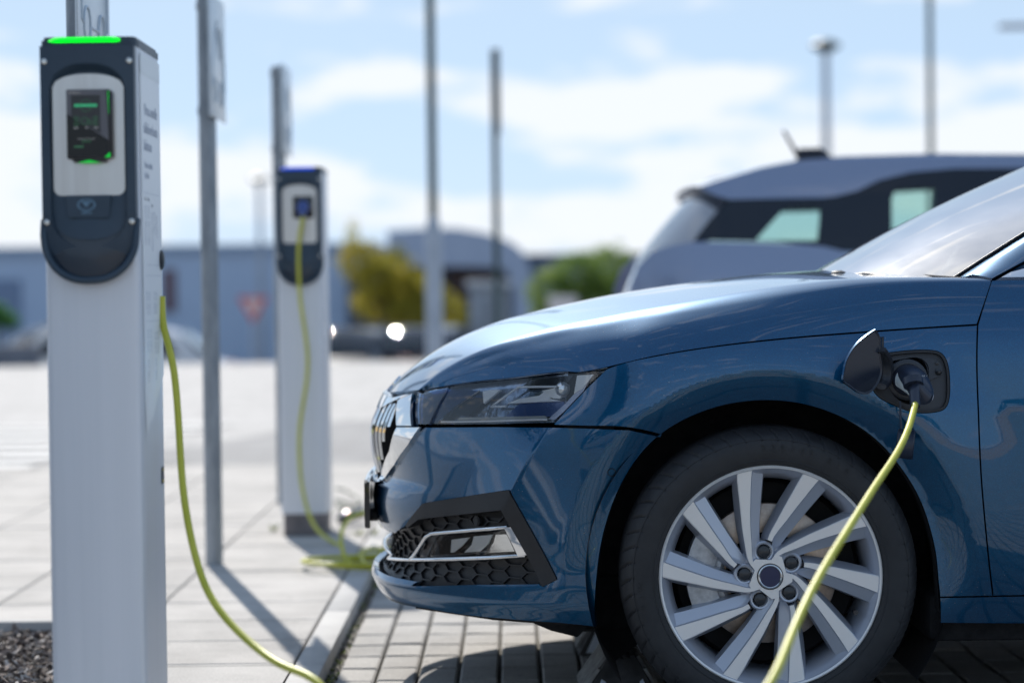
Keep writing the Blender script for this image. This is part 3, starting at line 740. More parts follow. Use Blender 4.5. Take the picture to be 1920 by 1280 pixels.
# ---- windscreen, roof, pillars, side glass
def arcs(c, m_, e, n=13):
    """symmetric arc centre, mid, edge -> points from far side to near side; given half widths"""
    pts = [(e[0], -e[1], e[2]), (m_[0], -m_[1], m_[2]), c, m_, e]
    q = spl(np.array([-2, -1, 0, 1, 2.]), np.array([(p[0], p[1], p[2]) for p in pts], float), np.linspace(-2, 2, n))
    q = q.copy(); q[:, 1] = YC-q[:, 1]; return q
sec = [arcs((.775, 0, .958), (.83, .36, .955), (1.0, .69, .936)),
       arcs((1.02, 0, 1.090), (1.07, .34, 1.082), (1.20, .655, 1.056)),
       arcs((1.31, 0, 1.222), (1.36, .32, 1.210), (1.44, .62, 1.190)),
       arcs((1.68, 0, 1.372), (1.71, .31, 1.360), (1.76, .585, 1.330))]
def loft(secs, n):
    k = len(secs); S = np.array(secs); return spl(np.arange(k), S.reshape(k, -1), np.linspace(0, k-1, n)).reshape(n, S.shape[1], 3)
gl = MB(); gl.grid(loft(sec, 24)); wscreen = gl.build('windscreen', M['windscreen'], car, 80)
# dark printed border along the glass edges
sb = loft(sec, 24)
for sgn, j0, j1 in ((1, -1, -2), (-1, 0, 1)):
    bo = MB(); e0 = sb[:, j0]; e1 = sb[:, j0]*.72+sb[:, j1]*.28; bo.grid(np.stack([e0-[0, 0, .004], e1-[0, 0, .004]], 1)); bo.build('glass_border', M['gloss_black'], wscreen)
roof_secs = [sec[-1], arcs((2.1, 0, 1.432), (2.11, .32, 1.420), (2.15, .585, 1.375)), arcs((2.7, 0, 1.425), (2.7, .32, 1.412), (2.7, .575, 1.372)), arcs((3.25, 0, 1.35), (3.25, .32, 1.338), (3.25, .56, 1.30))]
rf = MB(); rf.grid(loft(roof_secs, 26)); rf.build('roof', M['blue'], car, 60)
rear_secs = [roof_secs[-1], arcs((3.7, 0, 1.20), (3.69, .32, 1.19), (3.66, .58, 1.165)), arcs((4.13, 0, 1.03), (4.1, .36, 1.03), (4.02, .62, 1.03))]
rg = MB(); rg.grid(loft(rear_secs, 14)); rg.build('rear_window', M['gloss_black'], car, 60)
lid = MB(); e_ = rear_secs[-1]; tl = np.array([shell(s_, bz+.02) for s_ in np.linspace(-SMAX, SMAX, 3)])
lid.grid(np.stack([e_, np.stack([np.full(13, 4.24)-np.abs(np.linspace(-1, 1, 13))**3*.14, e_[:, 1], np.full(13, .985)], -1), np.stack([np.full(13, 4.28)-np.abs(np.linspace(-1, 1, 13))**3*.18, e_[:, 1]*1.0, np.full(13, .94)], -1)], 1)); lid.build('boot_lid', M['blue'], car, 60)
# pillars / shoulder: grid from glass edge to the door-frame line
def edge_curve(P): return curve(np.array(P), 40)
for sgn in (1, -1):
    inner_e = edge_curve([sec[0][-1], sec[1][-1], sec[2][-1], sec[3][-1], roof_secs[1][-1], roof_secs[2][-1], roof_secs[3][-1], rear_secs[1][-1], rear_secs[2][-1]])
    out_e = edge_curve([(1.075, YC-.775, .940), (1.27, YC-.735, 1.04), (1.50, YC-.695, 1.165), (1.80, YC-.64, 1.295), (2.15, YC-.63, 1.335), (2.7, YC-.62, 1.33), (3.25, YC-.615, 1.255), (3.62, YC-.65, 1.115), (3.9, YC-.70, 1.0)])
    mid_e = (inner_e+out_e)*.5+np.array([0, -.008, .012])
    Pg = np.stack([inner_e+[0, .004, -.002], inner_e, mid_e, out_e, out_e+[0.0, .03, -.012]], 1)
    q = MB()
    if sgn < 0: Pg = Pg*[1, -1, 1]+[0, 2*YC, 0]
    q.grid(Pg); q.build('pillar', M['blue'], car, 50)
    # rubber seal strip along the screen edge
    sl_ = inner_e[:18]+[0, 0, .003]
    if sgn < 0: sl_ = sl_*[1, -1, 1]+[0, 2*YC, 0]
    q = MB(); q.tube(sl_, .004, 6); q.build('screen_seal', M['black_plastic'], car)
    # side glass and belt
    belt = np.array([shell(s_, bz+.006) for s_ in np.linspace(sA+.01, 4.35, 40)])
    if sgn < 0: belt = belt*[1, -1, 1]+[0, 2*YC, 0]
    oe = out_e+[0, .012, -.008]
    if sgn < 0: oe = oe*[1, -1, 1]+[0, 2*YC, 0]
    xs_ = np.linspace(belt[0, 0]+.02, 3.86, 40)
    top_ = np.stack([np.interp(xs_, oe[:, 0], oe[:, i]) for i in range(3)], -1); bot_ = np.stack([np.interp(xs_, belt[:, 0], belt[:, i]) for i in range(3)], -1)
    bot_[:, 1] += sgn*.012
    q = MB(); q.grid(np.stack([bot_, (bot_+top_)*.5+[0, -sgn*.006, 0], top_], 1)); q.build('side_window', M['tint_glass'], car, 60)
    # wing: filler between bonnet rear corner, pillar foot and door
    # chrome belt line and quarter trim
    q = MB(); bl = bot_[1:]+[0, -sgn*.016, .004]; q.tube(bl, .007, 8, flat=.6); q.build('window_trim', M['chrome'], car, 50)
    q = MB(); tp_ = top_[2:]+(bot_[2:]-top_[2:])*.08+[0, -sgn*.012, 0]; q.tube(tp_, .006, 8, flat=.6); q.build('window_trim', M['chrome'], car, 50)
    ff = MB(); a_ = Vector(out_e[0]); 
    fp = np.array([a2[-1], a3[-1], out_e[0]+[0, 0, 0.0], inner_e[0]])
    if sgn < 0: fp = fp*[1, -1, 1]+[0, 2*YC, 0]
    ff.add(fp, [(0, 1, 2, 3)]); ff.build('scuttle_panel', M['blue'], car)
for xh_ in (1.78, 2.86):
    for sgn in (1, -1):
        sh_c = s_at_x(xh_); hh_ = MB(); hp_ = np.array([shell(sgn*(sh_c+t_), .80+.006*k_, .004+.022*k_) for t_, k_ in ((-.10, 0), (-.085, 1), (0, 1.15), (.085, 1), (.10, 0))]); hh_.tube(smooth_path(hp_, 16), .011, 8, flat=.7); hh_.build('door_handle', M['blue'], [o for o in car.children if o.name.startswith('front_door' if xh_ < 2 else 'rear_door')][0 if sgn > 0 else 1], 50)
# cabin interior: dashboard and seats behind the glass
it = MB(); it.box((1.05, YC-.62, .70), (1.5, YC+.62, .93), .04); it.build('dashboard', M['interior'], car)
for yo in (-.36, .36):
    st = MB(); st.box((1.95, YC+yo-.24, .45), (2.1, YC+yo+.24, 1.08), .05); st.box((2.0, YC+yo-.11, 1.08), (2.08, YC+yo+.11, 1.26), .03); st.box((1.5, YC+yo-.25, .38), (2.05, YC+yo+.25, .52), .05); st.build('seat', M['interior'], car)
flr = MB(); flr.box((1.0, YC-.75, .24), (3.9, YC+.75, .30), 0.01); flr.box((3.0, YC-.7, .3), (3.15, YC+.7, 1.1), .05); flr.build('cabin_floor', M['interior'], car)
# wiper
wp = MB(); wa = atY(1572, 517, YC-.30); wp.tube([wa+[.0, 0, -.006], wa+[.05, -.12, .002], wa+[.10, -.30, -.010]], [.008, .006, .004], 8); wp.tube([wa+[.02, .02, -.002], wa+[.12, -.2, .002], wa+[.22, -.42, -.010]], .003, 6)
wp.lathe([(.018, 0), (.018, .014), (.008, .018)], tuple(wa+[0, 0, -.005]), 'z', 12); wp.build('wiper', M['black_plastic'], cowl)
# ---- wheels
M['machined'] = mat('diamond cut alloy', (.84, .83, .82), .38, .35)
M['alloy'] = mat('silver alloy paint', (.50, .53, .60), .36, .5, .4)
M['disc'] = vary(mat('brake disc steel', (.62, .56, .50), .32, .9), (.40, .31, .25), (.56, .46, .38), 90, 3, (.3, .5), 0)
M['bolt'] = mat('black wheel bolt cap', (.035, .037, .042), .25)
RR = .2445
def wheel(cx, cz, yface, sgn, rot):
    """sgn +1: outer face towards -Y"""
    root = bpy.data.objects.new('wheel', None); COL.objects.link(root); root.parent = car; root.location = Vector((cx, yface, cz))-Vector(car.location)
    def W3(a, b, q): return np.stack([cx+a, yface-sgn*q, cz+b], -1) if hasattr(a, '__len__') else np.array([cx+a, yface-sgn*q, cz+b])
    # tyre
    prof = [(.236, -.02), (.2455, -.004), (.250, .004), (.262, .008), (.280, .0095), (.297, .007), (.309, .0), (.3165, -.012), (.322, -.024), (.3275, -.038), (.3295, -.06), (.330, -.10), (.3295, -.145), (.326, -.175), (.312, -.20), (.28, -.212), (.245, -.205), (.236, -.19)]
    n = 432; mb = MB(); vs = []
    for i, (r, q) in enumerate(prof):
        for k in range(n):
            rr = r; qq = q
            if i in (6, 7, 8, 9): rr = r-(.0045 if (k % 8) == 0 else 0)
            if i in (3, 4, 5): qq = q
            ak = k+(1.2*(i-6) if i > 5 else 0)
            a = 2*math.pi*ak/n
            if cz-abs(rr) < GZ+.0 and math.sin(a) < 0: 
                pass
            z = rr*math.sin(a)
            z = max(z, GZ-cz+.001)
            vs.append(W3(rr*math.cos(a), z, qq))
    m_ = len(prof); mb.add(vs, [(i*n+k, i*n+(k+1) % n, (i+1)*n+(k+1) % n, (i+1)*n+k) for i in range(m_-1) for k in range(n)])
    # moulded rings on the side wall
    tyre = mb.build('tyre', M['rubber'], root, 28)
    rb_ = MB()
    for rr in (.2585, .3035): 
        a = np.linspace(0, 2*math.pi, 121); rb_.tube(W3(rr*np.cos(a), rr*np.sin(a), np.full_like(a, .0068 if rr < .29 else .0032)), .0014, 5, caps=False)
    for k0, txt in ((.62, '225/45 R18'), (2.35, '91W'), (4.2, '225/45 R18')):
        for ci, chh in enumerate(txt):
            if chh == ' ': continue
            a = k0*1.0+1.0-.075*ci; rr = .279
            er = np.array([math.cos(a), 0, math.sin(a)]); et = np.array([math.sin(a), 0, -math.cos(a)])*sgn if sgn > 0 else np.array([-math.sin(a), 0, math.cos(a)])
            put_text(rb_, chh, .02, W3(rr*math.cos(a), rr*math.sin(a), .0098), et, er, 'CENTER', .0006)
    rb_.build('tyre_lettering', M['rubber'], root, 30)
    # rim
    mb = MB(); n = 96
    def ring(prof, mi):
        vs = []
        for r, q in prof:
            for k in range(n):
                a = 2*math.pi*k/n; vs.append(W3(r*math.cos(a), r*math.sin(a), q))
        mb.cur = mi; mb.add(vs, [(i*n+k, i*n+(k+1) % n, (i+1)*n+(k+1) % n, (i+1)*n+k) for i in range(len(prof)-1) for k in range(n)])
    ring([(.2470, -.008), (.2462, -.001), (.2435, .001), (.2395, -.001)], 0)
    ring([(.2395, -.001), (.237, -.006), (.231, -.012), (.222, -.030), (.2145, -.055), (.2135, -.10), (.213, -.165)], 1)
    def pol(r, deg): a = R(deg*1.0); return r*RR*math.cos(a), r*RR*math.sin(a)
    tl_ = np.linspace(0, 1, 13)
    def edge(knots):      # knots [(r,deg)...] quadratic-ish interpolation
        k = np.array(knots, float); u = np.linspace(0, 1, len(k)); return np.stack([pchip(u, k[:, 0], tl_), pchip(u, k[:, 1], tl_)], -1)
    for k in range(10):
        typ = 'A' if k % 2 == 0 else 'B'; base = 99.6-36*k+rot
        if typ == 'A':
            e0 = edge([(.985, 7.1), (.68, 12.9), (.376, 27.0), (.19, 51)]); e1 = edge([(.985, -.5), (.68, 5.2), (.345, 19.0), (.165, 45)]); e2 = edge([(.985, -7.1), (.68, -3.4), (.32, 6.0), (.20, 14)])
        else:
            e0 = edge([(.985, 7.5), (.75, 11.3), (.52, 18), (.333, 29.5)]); e1 = edge([(.985, -.8), (.75, 3.2), (.52, 10), (.317, 23.5)]); e2 = edge([(.985, -7.7), (.68, -4.2), (.34, 4.0), (.18, 22)])
        def pts(e, dq, q):
            a = np.radians(e[:, 1]+base+dq); rr = e[:, 0]*RR
            return W3(rr*np.cos(a)*sgn if sgn < 0 else rr*np.cos(a), rr*np.sin(a), q)
        dish = -.004-.010*np.sin(np.pi*tl_*.5)
        o = tl_*0
        pb0 = pts(e0, 2.5+6*tl_, dish-.040); p0b = pts(e0, .6, dish-.002); p0 = pts(e0, 0, dish); p1 = pts(e1, 0, dish); p1b = pts(e1, -.5-1.2*tl_, dish-.0045); p2 = pts(e2, 0, dish-.016); pb2 = pts(e2, -1-2*tl_, dish-.042)
        mb.cur = 1; mb.grid(np.stack([pb0, p0b], 1)); mb.cur = 0; mb.grid(np.stack([p0b, p0, p1], 1)); mb.cur = 1; mb.grid(np.stack([p1, p1b, p2], 1)); mb.grid(np.stack([p2, pb2], 1))
        if typ == 'B':      # close the inner end
            mb.add([p0[-1], p1[-1], pts(e1, -2, dish-.022)[-1], pts(e0, 2, dish-.022)[-1]], [(0, 1, 2, 3)])
    # hub: pentagon face and recessed painted body
    hp = []
    for k in range(5):
        ac = 103-72*k+36+rot
        hp.append((.205*RR, ac-9)); hp.append((.205*RR, ac+9))
        hp.append((.150*RR, ac+18)); hp.append((.150*RR, ac-18)) if False else None
    order = sorted([p for p in hp if p], key=lambda p: p[1] % 360)
    sg_ = 1 if sgn > 0 else -1
    top = [W3(sg_*r*math.cos(R(a)), r*math.sin(R(a)), -.0138) for r, a in order]; bot = [W3(sg_*1.12*r*math.cos(R(a)), 1.12*r*math.sin(R(a)), -.036) for r, a in order]; nn = len(top)
    mb.cur = 0; mb.add(top, [tuple(range(nn))]); mb.cur = 1; mb.add(top+bot, [(i, (i+1) % nn, nn+(i+1) % nn, nn+i) for i in range(nn)])
    ring([(.0, -.030), (.030, -.030), (.062, -.031), (.075, -.040), (.082, -.060)], 1)
    for k in range(5):
        a = R(103-72*k+rot); c = (sg_*.227*RR*math.cos(a), .227*RR*math.sin(a))
        pr = [(.0255, -.034), (.0235, -.024), (.0205, -.0215), (.0172, -.0225), (.0165, -.034)]
        vs = []
        for r, q in pr:
            for j in range(24): vs.append(W3(c[0]+r*math.cos(2*math.pi*j/24), c[1]+r*math.sin(2*math.pi*j/24), q))
        mb.cur = 1; mb.add(vs, [(i*24+j, i*24+(j+1) % 24, (i+1)*24+(j+1) % 24, (i+1)*24+j) for i in range(4) for j in range(24)])
    mb.build('rim', [M['machined'], M['alloy']], root, 32)
    for k in range(5):
        a = R(103-72*k+rot); bb = MB(); bb.lathe([(.0145, 0), (.0145, .012), (.0125, .0165), (.007, .0185), (.0, .019)], W3(sg_*.227*RR*math.cos(a), .227*RR*math.sin(a), -.036), 'y', 24, caps=False)
        if sgn < 0:
            for i, v in enumerate(bb.v): bb.v[i] = (v[0], 2*(yface+.036)-v[1], v[2])
        bb.build('wheel_bolt', M['bolt'], root, 40)
    hc = MB(); hc.cur = 0; yv = lambda q: -sgn*q
    def cap(prof, mi):
        hc.cur = mi; vs = []
        for r, q in prof:
            for j in range(40): vs.append(W3(r*math.cos(2*math.pi*j/40), r*math.sin(2*math.pi*j/40), q))
        hc.add(vs, [(i*40+j, i*40+(j+1) % 40, (i+1)*40+(j+1) % 40, (i+1)*40+j) for i in range(len(prof)-1) for j in range(40)])
    cap([(.0275, -.0138), (.0270, -.0105), (.0245, -.0095), (.0228, -.0105)], 0); cap([(.0228, -.0105), (.0225, -.0118), (.0, -.0116)], 1); cap([(.0292, -.0132), (.0276, -.0132)], 2)
    hc.build('hub_cap', [M['satin'], mat('navy hub cap', (.022, .028, .085), .35), M['black_gap']], root, 30)
    vv = MB(); a = R(-23.5); vc = W3(sg_*.205*math.cos(a)*1.0, .205*math.sin(a), -.035); vv.tube([vc, vc+np.array([0, -sgn*.022, 0])], .0055, 12); vv.build('tyre_valve', M['bolt'], root)
    # brake disc and caliper
    bd = MB(); vs = []
    def ringd(mbx, prof, n=64):
        vs = []
        for r, q in prof:
            for j in range(n): vs.append(W3(r*math.cos(2*math.pi*j/n), r*math.sin(2*math.pi*j/n), q))
        mbx.add(vs, [(i*n+j, i*n+(j+1) % n, (i+1)*n+(j+1) % n, (i+1)*n+j) for i in range(len(prof)-1) for j in range(n)])
    bd.cur = 0; ringd(bd, [(.156, -.105), (.156, -.083), (.1535, -.081), (.092, -.081)]); bd.cur = 1; ringd(bd, [(.092, -.081), (.089, -.083), (.085, -.060), (.0, -.060)])
    bd.build('brake_disc', [M['disc'], M['liner']], root, 40)
    cp = MB(); aa = np.linspace(R(150), R(215), 14)
    def carc(r0, r1, q0, q1, a):
        A_ = np.stack([W3(sg_*r0*np.cos(a), r0*np.sin(a), np.full_like(a, q0)), W3(sg_*r0*np.cos(a), r0*np.sin(a), np.full_like(a, q1)), W3(sg_*(r0*.7+r1*.3)*np.cos(a), (r0*.7+r1*.3)*np.sin(a), np.full_like(a, q1+.006)), W3(sg_*r1*np.cos(a), r1*np.sin(a), np.full_like(a, q1)), W3(sg_*r1*np.cos(a), r1*np.sin(a), np.full_like(a, q0))], 1)
        cp.grid(A_); cp.add(list(A_[0]), [(0, 1, 2, 3, 4)]); cp.add(list(A_[-1]), [(0, 1, 2, 3, 4)])
    carc(.120, .182, -.10, -.050, aa); carc(.098, .128, -.10, -.062, np.linspace(R(158), R(176), 6)); carc(.098, .128, -.10, -.062, np.linspace(R(190), R(207), 6))
    cp.build('brake_caliper', vary(mat('cast caliper', (.45, .47, .50), .4, .6), (.33, .35, .38), (.55, .57, .6), 60, 4, (.3, .5), .3, bscale=400), root, 30)
    bk = MB(); ringd(bk, [(.0, -.115), (.20, -.115), (.212, -.15)]); bk.build('brake_shield', M['black_gap'], root)
    return root
wheel(WX, WZ, WY, 1, 0); wheel(RX, WZ, WY, 1, 15)
wheel(WX, WZ, 2*YC-WY, -1, 8); wheel(RX, WZ, 2*YC-WY, -1, 22)
# ---- charge port
M['port'] = vary(mat('port plastic', (.035, .040, .050), .42), (.030, .035, .044), (.042, .047, .058), 40, 3, (.35, .5), .1, bscale=700)
INNER = curve(inv([(1662, 678), (1700, 671), (1728, 672), (1738, 684), (1742, 712), (1740, 745), (1728, 757), (1700, 758), (1676, 742), (1664, 720), (1662, 678)]), 50)[:-1]
port = panel('charge_port', PORT, M['port'], car, holes=[INNER], off=-.010, gap=-.001, step=.008, flange=.02)
panel('port_rim', PORT, M['black_plastic'], port, holes=[inset(dens(PORT), .0045)], off=.0006, gap=-.0002, flange=.012, step=.004, edge=.004)
panel('port_recess', INNER, M['black_gap'], port, off=-.05, gap=-.012, step=.012, flange=0)
rc = MB(); ii = dens(INNER, .005); ii = np.vstack([ii, ii[:1]]); rc.grid(np.stack([shell(ii[:, 0], ii[:, 1], -.012), shell(ii[:, 0], ii[:, 1], -.052)], 1)); rc.build('recess_wall', M['port'], port)
lt = curve(inv([(1744, 735), (1747, 731), (1750, 735), (1750.5, 747), (1747.5, 751), (1744.5, 747), (1744, 735)]), 24)[:-1]
panel('status_light', lt, mat('white status window', (.6, .62, .72), .3), port, off=-.008, gap=0, flange=.004, step=.004)
br = curve(inv([(1728, 672), (1745, 672), (1760, 678), (1767, 690), (1764, 704), (1752, 709), (1744, 712), (1742, 690), (1728, 672)]), 40)[:-1]
panel('latch_plate', br, M['port'], port, off=-.004, gap=0, flange=.006, step=.006)
sw = MB(); c = shell(*inv([(1760, 697)])[0], -.004); sw.lathe([(.0075, 0), (.0075, .004), (.004, .007), (.003, .010), (0, .0105)], c, 'y', 16); c = shell(*inv([(1757, 681)])[0], -.004); sw.lathe([(.004, 0), (.004, .003), (0, .004)], c, 'y', 12); sw.build('latch_pin', M['bolt'], port)
# flap, swung open towards the nose, inner face towards the viewer
fp_px = [(1642, 617), (1649, 628), (1651, 660), (1654, 697), (1646, 720), (1624, 739), (1612, 737), (1590, 722), (1582, 716), (1582, 700), (1586, 680), (1592, 666), (1611, 640)]
def flapY(x): return 5.245-.055*(1654-x)/72.0
fo_ = []; 
for x, y in [tuple(p) for p in curve(np.array(fp_px+fp_px[:1]), 60)[:-1]]: fo_.append(atY(x, y, flapY(x)))
fo_ = np.array(fo_); cen = fo_.mean(0); nrm_ = np.cross(fo_[15]-cen, fo_[0]-cen); nrm_ /= np.linalg.norm(nrm_)
if nrm_[1] > 0: nrm_ = -nrm_
mb = MB(); n = len(fo_); inn = cen+(fo_-cen)*.93
mb.cur = 0; mb.add(list(inn-nrm_*.0025)+list(fo_), [tuple(range(n))]+[(i, (i+1) % n, n+(i+1) % n, n+i) for i in range(n)])
mb.cur = 1; mb.add(list(fo_)+list(fo_-nrm_*.006), [(i, (i+1) % n, n+(i+1) % n, n+i) for i in range(n)]+[tuple(range(n, 2*n))])
flap = mb.build('charge_flap', [mat('flap inner plastic', (.018, .024, .040), .22), M['blue']], car, 25)
hg = MB(); hg.box(tuple(atY(1651, 652, 5.27)), tuple(atY(1657, 632, 5.25)+[0, .0, 0]), .001)
h0 = atY(1654, 655, 5.235); 
ar = [atY(1652, 655, 5.24), atY(1661, 668, 5.26), atY(1665, 690, 5.285), atY(1662, 715, 5.285), atY(1652, 724, 5.26)]
hg.tube(smooth_path(ar, 20), .013, 8, flat=.55); hg.build('flap_hinge', M['port'], flap, 40)
# ================================================================== GROUND
def brick_mat(name, c1, c2, mortar, bw, bh, msize, offset, bump=.5, rough=.85, org=(0, 0), rotate=False, msmooth=.15, stain=.34):
    x = mat(name, c1, rough); b = bsdf(x)
    g = node(x, 'ShaderNodeNewGeometry'); mp = node(x, 'ShaderNodeMapping'); mp.inputs['Location'].default_value = (-org[0], -org[1], 0)
    if rotate: mp.inputs['Rotation'].default_value = (0, 0, R(90))
    br = node(x, 'ShaderNodeTexBrick'); br.offset = offset; br.inputs['Scale'].default_value = 1.0
    br.inputs['Brick Width'].default_value = bw; br.inputs['Row Height'].default_value = bh; br.inputs['Mortar Size'].default_value = msize; br.inputs['Mortar Smooth'].default_value = msmooth; br.inputs['Bias'].default_value = 0
    br.inputs['Color1'].default_value = (*c1, 1); br.inputs['Color2'].default_value = (*c2, 1); br.inputs['Mortar'].default_value = (*mortar, 1)
    lk(x, g.outputs['Position'], mp.inputs[0]); lk(x, mp.outputs[0], br.inputs['Vector'])
    n1 = node(x, 'ShaderNodeTexNoise'); n1.inputs['Scale'].default_value = 2.3; n1.inputs['Detail'].default_value = 8; n1.inputs['Roughness'].default_value = .65
    n2 = node(x, 'ShaderNodeTexNoise'); n2.inputs['Scale'].default_value = 160; n2.inputs['Detail'].default_value = 3
    lk(x, g.outputs['Position'], n1.inputs['Vector']); lk(x, g.outputs['Position'], n2.inputs['Vector'])
    r1 = node(x, 'ShaderNodeMapRange'); r1.inputs[1].default_value = .3; r1.inputs[2].default_value = .7; r1.inputs[3].default_value = 1-stain; r1.inputs[4].default_value = 1.06
    r2 = node(x, 'ShaderNodeMapRange'); r2.inputs[1].default_value = .3; r2.inputs[2].default_value = .7; r2.inputs[3].default_value = .82; r2.inputs[4].default_value = 1.12
    lk(x, n1.outputs['Fac'], r1.inputs[0]); lk(x, n2.outputs['Fac'], r2.inputs[0])
    m1 = node(x, 'ShaderNodeMath', operation='MULTIPLY'); lk(x, r1.outputs[0], m1.inputs[0]); lk(x, r2.outputs[0], m1.inputs[1])
    mx = node(x, 'ShaderNodeMix', data_type='RGBA', blend_type='MULTIPLY'); mx.inputs[0].default_value = 1
    cmb = node(x, 'ShaderNodeCombineColor'); [lk(x, m1.outputs[0], cmb.inputs[i]) for i in range(3)]
    lk(x, br.outputs['Color'], mx.inputs[6]); lk(x, cmb.outputs[0], mx.inputs[7]); lk(x, mx.outputs[2], b.inputs['Base Color'])
    bp = node(x, 'ShaderNodeBump'); bp.inputs['Strength'].default_value = bump; bp.inputs['Distance'].default_value = .006; bp.invert = True
    ad = node(x, 'ShaderNodeMath', operation='MULTIPLY_ADD'); ad.inputs[1].default_value = -.12
    lk(x, n2.outputs['Fac'], ad.inputs[0]); lk(x, br.outputs['Fac'], ad.inputs[2]); lk(x, ad.outputs[0], bp.inputs['Height']); lk(x, bp.outputs[0], b.inputs['Normal'])
    return x
M['slab'] = brick_mat('concrete paving slabs', (.47, .452, .428), (.42, .405, .385), (.12, .118, .112), .5, .4, .006, 0.0, .6, org=(-.05, .01))
M['paver'] = brick_mat('concrete block pavers', (.44, .425, .40), (.37, .36, .34), (.10, .10, .085), .2, .1035, .0085, 0.0, .9, rotate=True, org=(.06, 0), msmooth=.25)
M['kerbstone'] = vary(mat('concrete kerb', (.46, .45, .44), .85), (.40, .39, .38), (.50, .49, .47), 9, 6, None, .35, bscale=150)
M['gutter'] = vary(mat('mossy joint', (.2, .19, .16), .95), (.10, .10, .07), (.30, .28, .24), 40, 6, None, .8, bscale=120)
M['asphalt'] = vary(mat('pale asphalt', (.20, .20, .205), .9), (.175, .175, .18), (.225, .225, .23), 3, 8, None, .3, bscale=120)
def unit_mat(name, c1, c2, stain, rough=.88):
    """per-stone tone, stains across stones, fine grain"""
    x = mat(name, c1, rough); b = bsdf(x); g_ = node(x, 'ShaderNodeNewGeometry')
    mx = node(x, 'ShaderNodeMix', data_type='RGBA'); mx.inputs[6].default_value = (*c1, 1); mx.inputs[7].default_value = (*c2, 1); lk(x, g_.outputs['Random Per Island'], mx.inputs[0])
    n1 = node(x, 'ShaderNodeTexNoise'); n1.inputs['Scale'].default_value = 3.2; n1.inputs['Detail'].default_value = 9; n1.inputs['Roughness'].default_value = .68
    n2 = node(x, 'ShaderNodeTexNoise'); n2.inputs['Scale'].default_value = 190; n2.inputs['Detail'].default_value = 4
    v = node(x, 'ShaderNodeTexVoronoi'); v.inputs['Scale'].default_value = 6.5
    for q in (n1, n2, v): lk(x, g_.outputs['Position'], q.inputs['Vector'])
    r1 = node(x, 'ShaderNodeMapRange'); r1.inputs[1].default_value = .32; r1.inputs[2].default_value = .62; r1.inputs[3].default_value = 1-stain; r1.inputs[4].default_value = 1.05; lk(x, n1.outputs['Fac'], r1.inputs[0])
    r2 = node(x, 'ShaderNodeMapRange'); r2.inputs[1].default_value = .3; r2.inputs[2].default_value = .7; r2.inputs[3].default_value = .78; r2.inputs[4].default_value = 1.15; lk(x, n2.outputs['Fac'], r2.inputs[0])
    r3 = node(x, 'ShaderNodeMapRange'); r3.inputs[1].default_value = .03; r3.inputs[2].default_value = .09; r3.inputs[3].default_value = .62; r3.inputs[4].default_value = 1; lk(x, v.outputs['Distance'], r3.inputs[0])
    m1 = node(x, 'ShaderNodeMath', operation='MULTIPLY'); lk(x, r1.outputs[0], m1.inputs[0]); lk(x, r2.outputs[0], m1.inputs[1])
    m2 = node(x, 'ShaderNodeMath', operation='MULTIPLY'); lk(x, m1.outputs[0], m2.inputs[0]); lk(x, r3.outputs[0], m2.inputs[1])
    m3 = node(x, 'ShaderNodeMix', data_type='RGBA', blend_type='MULTIPLY'); m3.inputs[0].default_value = 1; cmb = node(x, 'ShaderNodeCombineColor'); [lk(x, m2.outputs[0], cmb.inputs[i]) for i in range(3)]
    lk(x, mx.outputs[2], m3.inputs[6]); lk(x, cmb.outputs[0], m3.inputs[7]); lk(x, m3.outputs[2], b.inputs['Base Color'])
    bp = node(x, 'ShaderNodeBump'); bp.inputs['Strength'].default_value = .35; bp.inputs['Distance'].default_value = .0015; lk(x, n2.outputs['Fac'], bp.inputs['Height']); lk(x, bp.outputs[0], b.inputs['Normal']); return x
M['slab_unit'] = unit_mat('concrete slab stone', (.50, .475, .445), (.43, .41, .385), .26)
M['paver_unit'] = unit_mat('concrete block stone', (.47, .45, .42), (.37, .355, .335), .30)
def stones(mb, x0, x1, y0, y1, px, py, gx, gy, z, ch, rnd, jit=0.0):
    rg_ = np.random.default_rng(int(px*1e4)); nx = int(round((x1-x0)/px)); ny = int(round((y1-y0)/py))
    for i in range(nx):
        oy = rg_.uniform(-jit, jit)
        for j in range(ny):
            a, b_, c, d = x0+i*px+gx/2, x0+(i+1)*px-gx/2, y0+j*py+gy/2+oy, y0+(j+1)*py-gy/2+oy; h = z+rg_.normal(0, rnd); t1, t2 = rg_.normal(0, rnd*.6, 2)
            T = [(a+ch, c+ch, h+t1), (b_-ch, c+ch, h+t2), (b_-ch, d-ch, h+t2), (a+ch, d-ch, h+t1)]; E = [(a, c, h-ch*.8), (b_, c, h-ch*.8), (b_, d, h-ch*.8), (a, d, h-ch*.8)]; B = [(p[0], p[1], z-.045) for p in E]
            mb.add(T+E+B, [(0, 1, 2, 3)]+[(k, k+4, (k+1) % 4+4, (k+1) % 4) for k in range(4)]+[(k+4, k+8, (k+1) % 4+8, (k+1) % 4+4) for k in range(4)])
KX0, KX1 = -.553, -.478
EDGE = 31.0
def sheet(name, x0, x1, y0, y1, z, mt, kind='structure'):
    b = MB(); b.add([(x0, y0, z), (x1, y0, z), (x1, y1, z), (x0, y1, z)], [(0, 1, 2, 3)])
    return tag(b.build(name, mt), kind=kind)
mx_, my_ = -1.02, 6.84      # corner of the mulch bed
g = MB()
SX = KX0-.004; SX0 = SX-.5*7; SY1 = my_+.4*15
g.add([(-26, my_, 0), (SX0, my_, 0), (SX0, SY1, 0), (-26, SY1, 0)], [(0, 1, 2, 3)]); g.add([(-26, SY1, 0), (SX, SY1, 0), (SX, 12.95, 0), (-26, 12.95, 0)], [(0, 1, 2, 3)])
